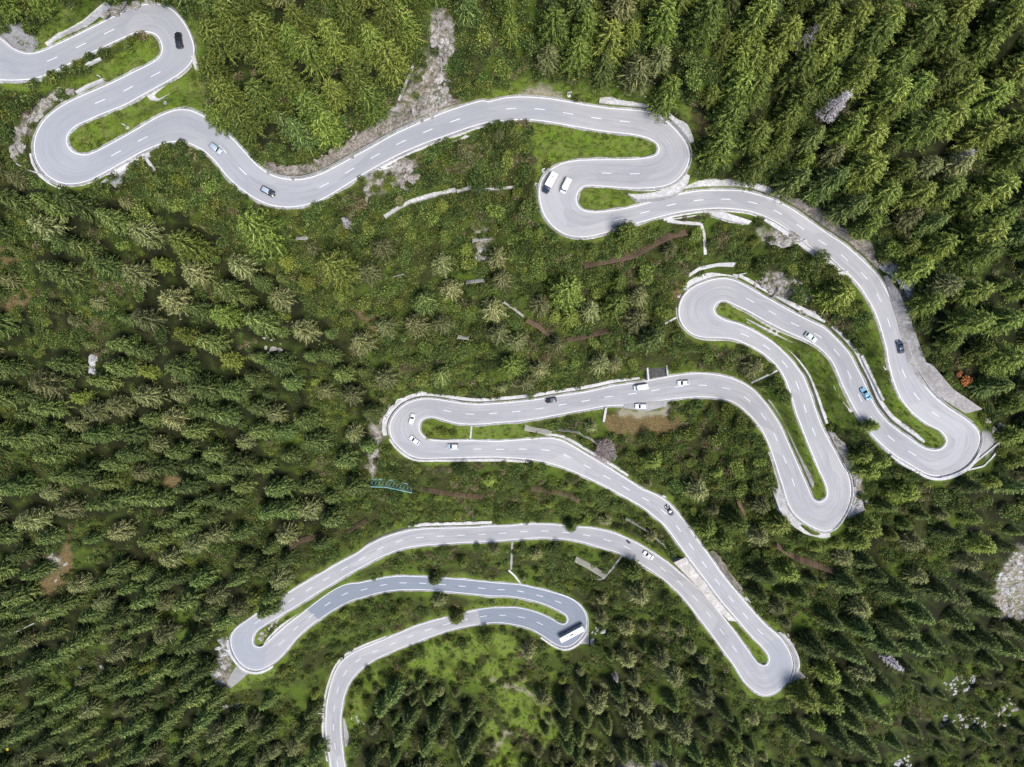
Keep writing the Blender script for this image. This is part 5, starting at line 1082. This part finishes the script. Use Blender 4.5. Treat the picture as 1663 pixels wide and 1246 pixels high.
for x, y in zip(XS, YS):
    inside = -30 < x < 1693 and -30 < y < 1276
    sp, mixk = density(x, y)
    cn = samp(dn0, x, y)
    if cn > .64 and rr.random() < .8 and (x < 620 or y > 850): continue
    u = rr.random(); k = mixk[-1][0]
    for kk, p_ in mixk:
        u -= p_
        if u < 0: k = kk; break
    s_ = rr.choice((rr.uniform(.5, .85), rr.uniform(.75, 1.15), rr.uniform(.8, 1.2)))
    if sp < .98 and k in ('spruce', 'pine'): s_ = rr.uniform(.82, 1.2)
    if sp > 1.4 and k in ('larch', 'spruce', 'pine'): s_ *= .8
    pr = PR[k][0]; bx, by = base_of(x, y, pr[2] * s_ * .55); rp = pr[3] * s_ / mpp(bx, by)
    ok = True
    if samp(EDGE, x, y) < rp * .95 + 3 or samp(EDGE, bx, by) < 7: continue
    tx, ty = x + (x - bx) * .8, y + (y - by) * .8
    if samp(EDGE, tx, ty) < 5: continue
    if samp(GRASSV, x, y) > .4 or samp(GRASSV, bx, by) > .4 or samp(ZR, x, y) > .5 or samp(ZB, bx, by) > .6 or samp(ZT, bx, by) > .3 or samp(ZY, bx, by) > .3: continue
    if inside and blocked(x, y, rp * .7): continue
    ci, cj = int(x // 40), int(y // 40); need = rp * 1.0 * sp + 1.5
    for a in range(ci - 2, ci + 3):
        for c_ in range(cj - 2, cj + 3):
            for (qx, qy, qr) in cell.get((a, c_), ()):
                if (qx - x) ** 2 + (qy - y) ** 2 < max(need, (need + qr * .8) * .98) ** 2: ok = False; break
            if not ok: break
        if not ok: break
    if not ok: continue
    addcell(x, y, rp); items.append((k, bx, by, s_, False, x, y))
print('trees', len(items))
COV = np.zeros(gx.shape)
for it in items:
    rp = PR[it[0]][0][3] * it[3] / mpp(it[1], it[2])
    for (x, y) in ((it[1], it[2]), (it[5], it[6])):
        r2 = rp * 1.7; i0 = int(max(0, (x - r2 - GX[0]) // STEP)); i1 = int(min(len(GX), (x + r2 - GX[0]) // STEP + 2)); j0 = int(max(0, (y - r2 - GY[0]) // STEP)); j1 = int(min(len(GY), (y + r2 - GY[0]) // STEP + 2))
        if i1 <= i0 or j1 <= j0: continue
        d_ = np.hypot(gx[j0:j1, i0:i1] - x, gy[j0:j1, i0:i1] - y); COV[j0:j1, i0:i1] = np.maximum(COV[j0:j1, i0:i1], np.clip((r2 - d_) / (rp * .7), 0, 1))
ZF = ZF * COV  # painted floor shade kept to the ground under and around crowns
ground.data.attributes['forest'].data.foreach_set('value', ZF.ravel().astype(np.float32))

# landmarks that single a plant out
LM = [('the black car in the topmost hairpin', 290, 65), ('the silver blue car', 350, 241), ('the dark car in the second dip', 435, 311), ('the white box lorry', 893, 298), ('the mint white car', 1317, 548),
      ('the navy car', 1462, 563), ('the light blue car', 1406, 640), ('the black car on the long straight', 895, 650), ('the concrete portal', 1067, 604), ('the white car in the upper half of the middle hairpin', 669, 681),
      ('the white car below the grass island', 735, 725), ('the dark grey car', 1087, 829), ('the white car by the yellow edging', 1053, 902), ('the white coach', 929, 1027), ('the round pinkish tree', 986, 738),
      ('the turquoise lattice fence', 637, 787), ('the long brown snow barrier', 1030, 415), ('the long grey dry stone wall', 690, 322), ('the pale gully cliff', 710, 160), ('the orange bush', 1571, 617),
      ('the pale grey dead tree', 1358, 172), ('the pointed hairpin', 1340, 850), ('the far end of the right hand hairpin', 1590, 730), ('the lower left hairpin', 385, 1050), ('the lower right hairpin', 1280, 1100),
      ('the left hairpin', 60, 240), ('the white scree at the right edge', 1640, 960), ('the orange scar at the lower left', 80, 970), ('the small culvert head', 536, 1152), ('the tan lay-by on top', 875, 150),
      ('the top left corner', 0, 0), ('the top right corner', 1663, 0), ('the bottom left corner', 0, 1246), ('the bottom right corner', 1663, 1246), ('the middle of the left edge', 0, 623), ('the middle of the right edge', 1663, 623),
      ('the middle of the top edge', 831, 0), ('the middle of the bottom edge', 831, 1246), ('the pale rocks with the brown scar', 445, 560), ('the second left hairpin', 1105, 500), ('the white standing rocks on the left', 148, 588),
      ('the lower right pale rocks', 1560, 1120), ('the brown barrier below the pointed hairpin', 1310, 910), ('the small white boulder in the meadow', 750, 1195)]
DIRS = ['right', 'lower right', 'below', 'lower left', 'left', 'upper left', 'above', 'upper right']
used = {}
def describe(kind, x, y, s_, px):
    """label from the look and the nearest landmark"""
    ds = sorted(LM, key=lambda q: (q[1] - x) ** 2 + (q[2] - y) ** 2)
    size = 'small ' if s_ < .78 else ('large ' if s_ > 1.06 else '')
    for nm, lx, ly in ds[:4]:
        a = math.degrees(math.atan2(y - ly, x - lx)); d = DIRS[int(round(a / 45)) % 8]; dist = math.hypot(x - lx, y - ly)
        cl = int(round(dist / 20.0))
        if nm.find(WORD[kind][2]) >= 0 or dist < 2: continue
        where = {'above': 'above', 'below': 'below', 'left': 'left of', 'right': 'right of'}.get(d, d + ' of')
        lab = '%s%s %s %s, %s' % (size, WORD[kind][2], where, nm, 'right next to it' if cl < 2 else 'about %d car lengths off' % cl)
        if len(lab.split()) > 16: lab = '%s%s %s %s, %d car lengths off' % (size, WORD[kind][1], where, nm, max(cl, 1))
        if len(lab.split()) > 16: continue
        if lab not in used: used[lab] = 1; return lab, None
    return None, None
SPECIAL = {('larch', 1019): 'yellow green feathery larch overhanging the road below the white vans', ('spruce', 705): 'dark spruce crown overhanging the blue grey lowest road', ('spruce', 929): 'small dark spruce crown overhanging the upper edge of the lower road',
           ('larch', 1418): 'spiky larch reaching over the road below the light blue car', ('larch', 740): 'bright larch hanging over the pale road left of the coach hairpin', ('pink', 986): 'round pinkish leafless tree beside the road right of the middle hairpin',
           ('dead', 1358): 'pale grey dead tree in the upper right forest', ('larch', 1031): 'large star shaped pine above the first right hand hairpin', ('young', 877): 'narrow yellow bush left of the bend with the white vans', ('orange', 1571): 'bright orange bush in the forest right of the road',
           ('orange', 1558): 'small pinkish bush beside the bright orange bush', ('spruce', 430): 'dark spruce lying over the road above the lower left hairpin'}
GROUPN = {'spruce': 'spruces of the mountain forest', 'pine': 'grey green pines of the slope', 'larch': 'larches of the mountain forest', 'young': 'young yellow green larches', 'broad': 'leafy trees of the slope', 'bush': 'yellow green bushes', 'dead': 'bare dead trees', 'orange': 'orange bushes', 'pink': None}
stuffpts = []
byk = {}
for it in items:
    vis = -15 < it[5] < 1678 and -15 < it[6] < 1261
    if vis: byk.setdefault(it[0], []).append(it)
    else: stuffpts.append(it)
variants = ['spruce', 'pine', 'larch', 'young', 'broad', 'bush', 'dead', 'orange', 'pink']
nind = 0
for k, lst in byk.items():
    lst.sort(key=lambda q: -(10 if q[4] else 0) - q[3] / mpp(q[1], q[2]))
    ind = []
    for it in lst:
        if len(ind) >= 298: stuffpts.append(it); continue
        sp_lab = SPECIAL.get((k, int(it[5]))) if it[4] else None
        lab = sp_lab or describe(k, it[5], it[6], it[3], None)[0]
        if lab is None: stuffpts.append(it); continue
        ind.append(it); used[lab] = 1
        cm, tm, h_, r_ = PR[k][len(ind) % len(PR[k])]
        e = bpy.data.objects.new(WORD[k][0], None); COL.objects.link(e); e.location = at(it[1], it[2], -.2); e.rotation_euler = (rr.uniform(-.04, .04), rr.uniform(-.04, .04), rr.uniform(0, 6.28))
        q = it[3]; e.scale = (q * rr.uniform(.9, 1.1), q * rr.uniform(.9, 1.1), q * rr.uniform(.88, 1.08)); e.empty_display_size = .5
        tag(e, lab, WORD[k][1], GROUPN[k])
        for nm, me_ in (('trunk', tm), ('crown', cm)):
            o = bpy.data.objects.new(nm, me_); COL.objects.link(o); o.parent = e
        nind += 1
print('individual', nind, {k: len(v) for k, v in byk.items()}, 'in stuff', len(stuffpts))

# the rest of the forest and the undergrowth: instances on points, prototypes kept in collections outside the scene
def proto_collection(name, meshes):
    c_ = bpy.data.collections.new(name)
    for j, (nm, parts) in enumerate(meshes):
        V = []; Fc = []; mats = []; mi = []
        for me_ in parts:
            b0 = len(V); V += [v.co.copy() for v in me_.vertices]; m0 = len(mats); mats += list(me_.materials)
            for p_ in me_.polygons: Fc.append(tuple(q + b0 for q in p_.vertices)); mi.append(m0 + p_.material_index)
        me2 = bpy.data.meshes.new(nm); me2.from_pydata([tuple(v) for v in V], [], Fc)
        for m_ in mats: me2.materials.append(m_)
        me2.polygons.foreach_set('material_index', mi); o = bpy.data.objects.new('%02d_%s' % (j, nm), me2); c_.objects.link(o)
    return c_
def scatter(name, pts, coll):
    """pts: (location, pick index, scale xyz, rot z)"""
    me_ = bpy.data.meshes.new(name); me_.from_pydata([tuple(p_[0]) for p_ in pts], [], [])
    a = me_.attributes.new('pick', 'INT', 'POINT'); a.data.foreach_set('value', [p_[1] for p_ in pts])
    a = me_.attributes.new('scl', 'FLOAT_VECTOR', 'POINT'); a.data.foreach_set('vector', np.array([p_[2] for p_ in pts], np.float32).ravel())
    a = me_.attributes.new('rot', 'FLOAT_VECTOR', 'POINT'); a.data.foreach_set('vector', np.array([(p_[4] if len(p_) > 4 else 0, 0, p_[3]) for p_ in pts], np.float32).ravel())
    o = bpy.data.objects.new(name, me_); COL.objects.link(o); tag(o, kind='stuff')
    ng = bpy.data.node_groups.new(name, 'GeometryNodeTree'); ng.interface.new_socket('Geometry', in_out='INPUT', socket_type='NodeSocketGeometry'); ng.interface.new_socket('Geometry', in_out='OUTPUT', socket_type='NodeSocketGeometry')
    N_ = ng.nodes; gi = N_.new('NodeGroupInput'); go = N_.new('NodeGroupOutput'); ip = N_.new('GeometryNodeInstanceOnPoints'); ci = N_.new('GeometryNodeCollectionInfo')
    ci.inputs['Collection'].default_value = coll; ci.inputs['Separate Children'].default_value = True; ci.inputs['Reset Children'].default_value = True
    def na(nm, ty):
        x = N_.new('GeometryNodeInputNamedAttribute'); x.data_type = ty; x.inputs['Name'].default_value = nm; return x.outputs['Attribute']
    L_ = ng.links; L_.new(gi.outputs[0], ip.inputs['Points']); L_.new(ci.outputs[0], ip.inputs['Instance']); ip.inputs['Pick Instance'].default_value = True
    L_.new(na('pick', 'INT'), ip.inputs['Instance Index']); L_.new(na('scl', 'FLOAT_VECTOR'), ip.inputs['Scale']); L_.new(na('rot', 'FLOAT_VECTOR'), ip.inputs['Rotation']); L_.new(ip.outputs[0], go.inputs[0])
    md = o.modifiers.new('scatter', 'NODES'); md.node_group = ng; return o
ml = []; pick = {}
for k in variants:
    pick[k] = []
    for (cm, tm, h_, r_) in PR[k]: pick[k].append(len(ml)); ml.append((WORD[k][0], (tm, cm)))
fc_ = proto_collection('forest_prototypes', ml)
pts = []
for it in stuffpts:
    q = it[3]; pts.append((at(it[1], it[2], -.2), rr.choice(pick[it[0]]), (q, q, q * rr.uniform(.88, 1.08)), rr.uniform(0, 6.28), rr.uniform(-.05, .05)))
if pts: scatter('forest', pts, fc_)
# undergrowth
um = [('low_bush', (crown_mesh(broad(201, 1.5, 1.5, 6, 260, .34, .7), 'under'),)), ('low_bush', (crown_mesh(broad(202, 1.9, 1.7, 7, 300, .36, .7), 'leaf'),)),
      ('low_bush', (crown_mesh(broad(203, 1.2, 1.5, 7, 260, .30, .6), 'underbrown'),)), ('low_bush', (crown_mesh(broad(204, 2.4, 1.8, 8, 360, .38, .8), 'leaf'),)),
      ('low_bush', (crown_mesh(broad(205, 1.4, 1.4, 6, 240, .32, .7), 'yellow'),))]
uc = proto_collection('undergrowth_prototypes', um)
brn = vnoise(gx + 900, gy + 900, 46, 21); dn = vnoise(gx + 900, gy + 900, 26, 22); BROWNZ = zone([[(940, 385), (1100, 395), (1110, 470), (1040, 480), (1000, 440), (900, 430), (900, 400)], [(1000, 690), (1180, 640), (1170, 760), (1050, 740)],
      [(700, 740), (780, 745), (790, 800), (700, 790)], [(1130, 560), (1220, 580), (1240, 620), (1130, 610)], [(700, 260), (760, 230), (850, 260), (850, 300), (740, 300)], [(590, 930), (800, 890), (820, 930), (640, 970)], [(780, 960), (900, 950), (1000, 1000), (950, 1010)]])
up = []
NU = 62000
ux = rng.uniform(-200, 1863, NU); uy = rng.uniform(-200, 1446, NU)
ue = samp(EDGE, ux, uy); ug = samp(ZG, ux, uy); ub = np.maximum(np.maximum(samp(ZT, ux, uy), samp(ZY, ux, uy)), samp(ZB, ux, uy)); ur = samp(ZR, ux, uy); un = samp(dn, ux, uy); uf = samp(ZF, ux, uy); ubr = samp(brn, ux, uy) + samp(BROWNZ, ux, uy) * .25
bgrid = {}
for bx, by, br in BLOCK: bgrid.setdefault((int(bx // 30), int(by // 30)), []).append((bx, by, br))
def blk(x, y, r):
    ci, cj = int(x // 30), int(y // 30)
    for a in (ci - 1, ci, ci + 1):
        for c_ in (cj - 1, cj, cj + 1):
            for (bx, by, br) in bgrid.get((a, c_), ()):
                if (bx - x) ** 2 + (by - y) ** 2 < (br + r) ** 2: return True
    return False
for i in range(NU):
    x, y = ux[i], uy[i]
    if ue[i] < 7 or ug[i] > .35 or (ub[i] > .4 and (x > 620 or rr.random() > .22)): continue
    if ur[i] > .5 and rr.random() > .15: continue
    if un[i] < .33 and rr.random() < .8: continue
    if uf[i] > .5 and rr.random() < .88: continue
    if blk(x, y, 1.5): continue
    b_ = ubr[i]; u = rr.random()
    if b_ > .74 and u < .55: p_ = 2
    elif u < .42: p_ = 0
    elif u < .72: p_ = 1
    elif u < .86: p_ = 3
    elif u < .90: p_ = 4
    elif u < .965: p_ = 1
    else: p_ = 2
    q = rr.uniform(.55, 1.25); up.append((at(x, y, -.1), p_, (q, q, q * rr.uniform(.7, 1.2)), rr.uniform(0, 6.28)))
scatter('undergrowth', up, uc)
print('undergrowth', len(up))
# tufts on the grass banks: uneven colour and height
tm_ = []
for k_, (mt, sd) in enumerate((('under', 301), ('yellow', 302), ('leaf', 303))):
    r2 = random.Random(sd); V = []; Fc = []
    for q in range(46):
        a = r2.uniform(0, 6.28); r_ = r2.uniform(0, .7); d = Vector((math.cos(a) * .5, math.sin(a) * .5, 1)).normalized(); tri_leaf(V, Fc, Vector((math.cos(a) * r_, math.sin(a) * r_, 0)), d, Vector((-d.y, d.x, 0)).normalized(), r2.uniform(.2, .5), .07)
    tm_.append(('grass_tuft', (crown_mesh((V, Fc), mt),)))
tc_ = proto_collection('tuft_prototypes', tm_)
gp = []
NG = 60000
vx = rng.uniform(0, 1663, NG); vy = rng.uniform(0, 1246, NG); ve = samp(EDGE, vx, vy); vg = samp(ZG, vx, vy); vn = samp(dn, vx, vy)
for i in range(NG):
    if ve[i] < 5 or vg[i] < .3 or blk(vx[i], vy[i], 0): continue
    u = rr.random(); p_ = 0 if u < .5 else (1 if u < .66 else 2); q = rr.uniform(.5, 1.3)
    gp.append((at(vx[i], vy[i], -.03), p_, (q, q, q), rr.uniform(0, 6.28)))
scatter('grass', gp, tc_)
print('tufts', len(gp))
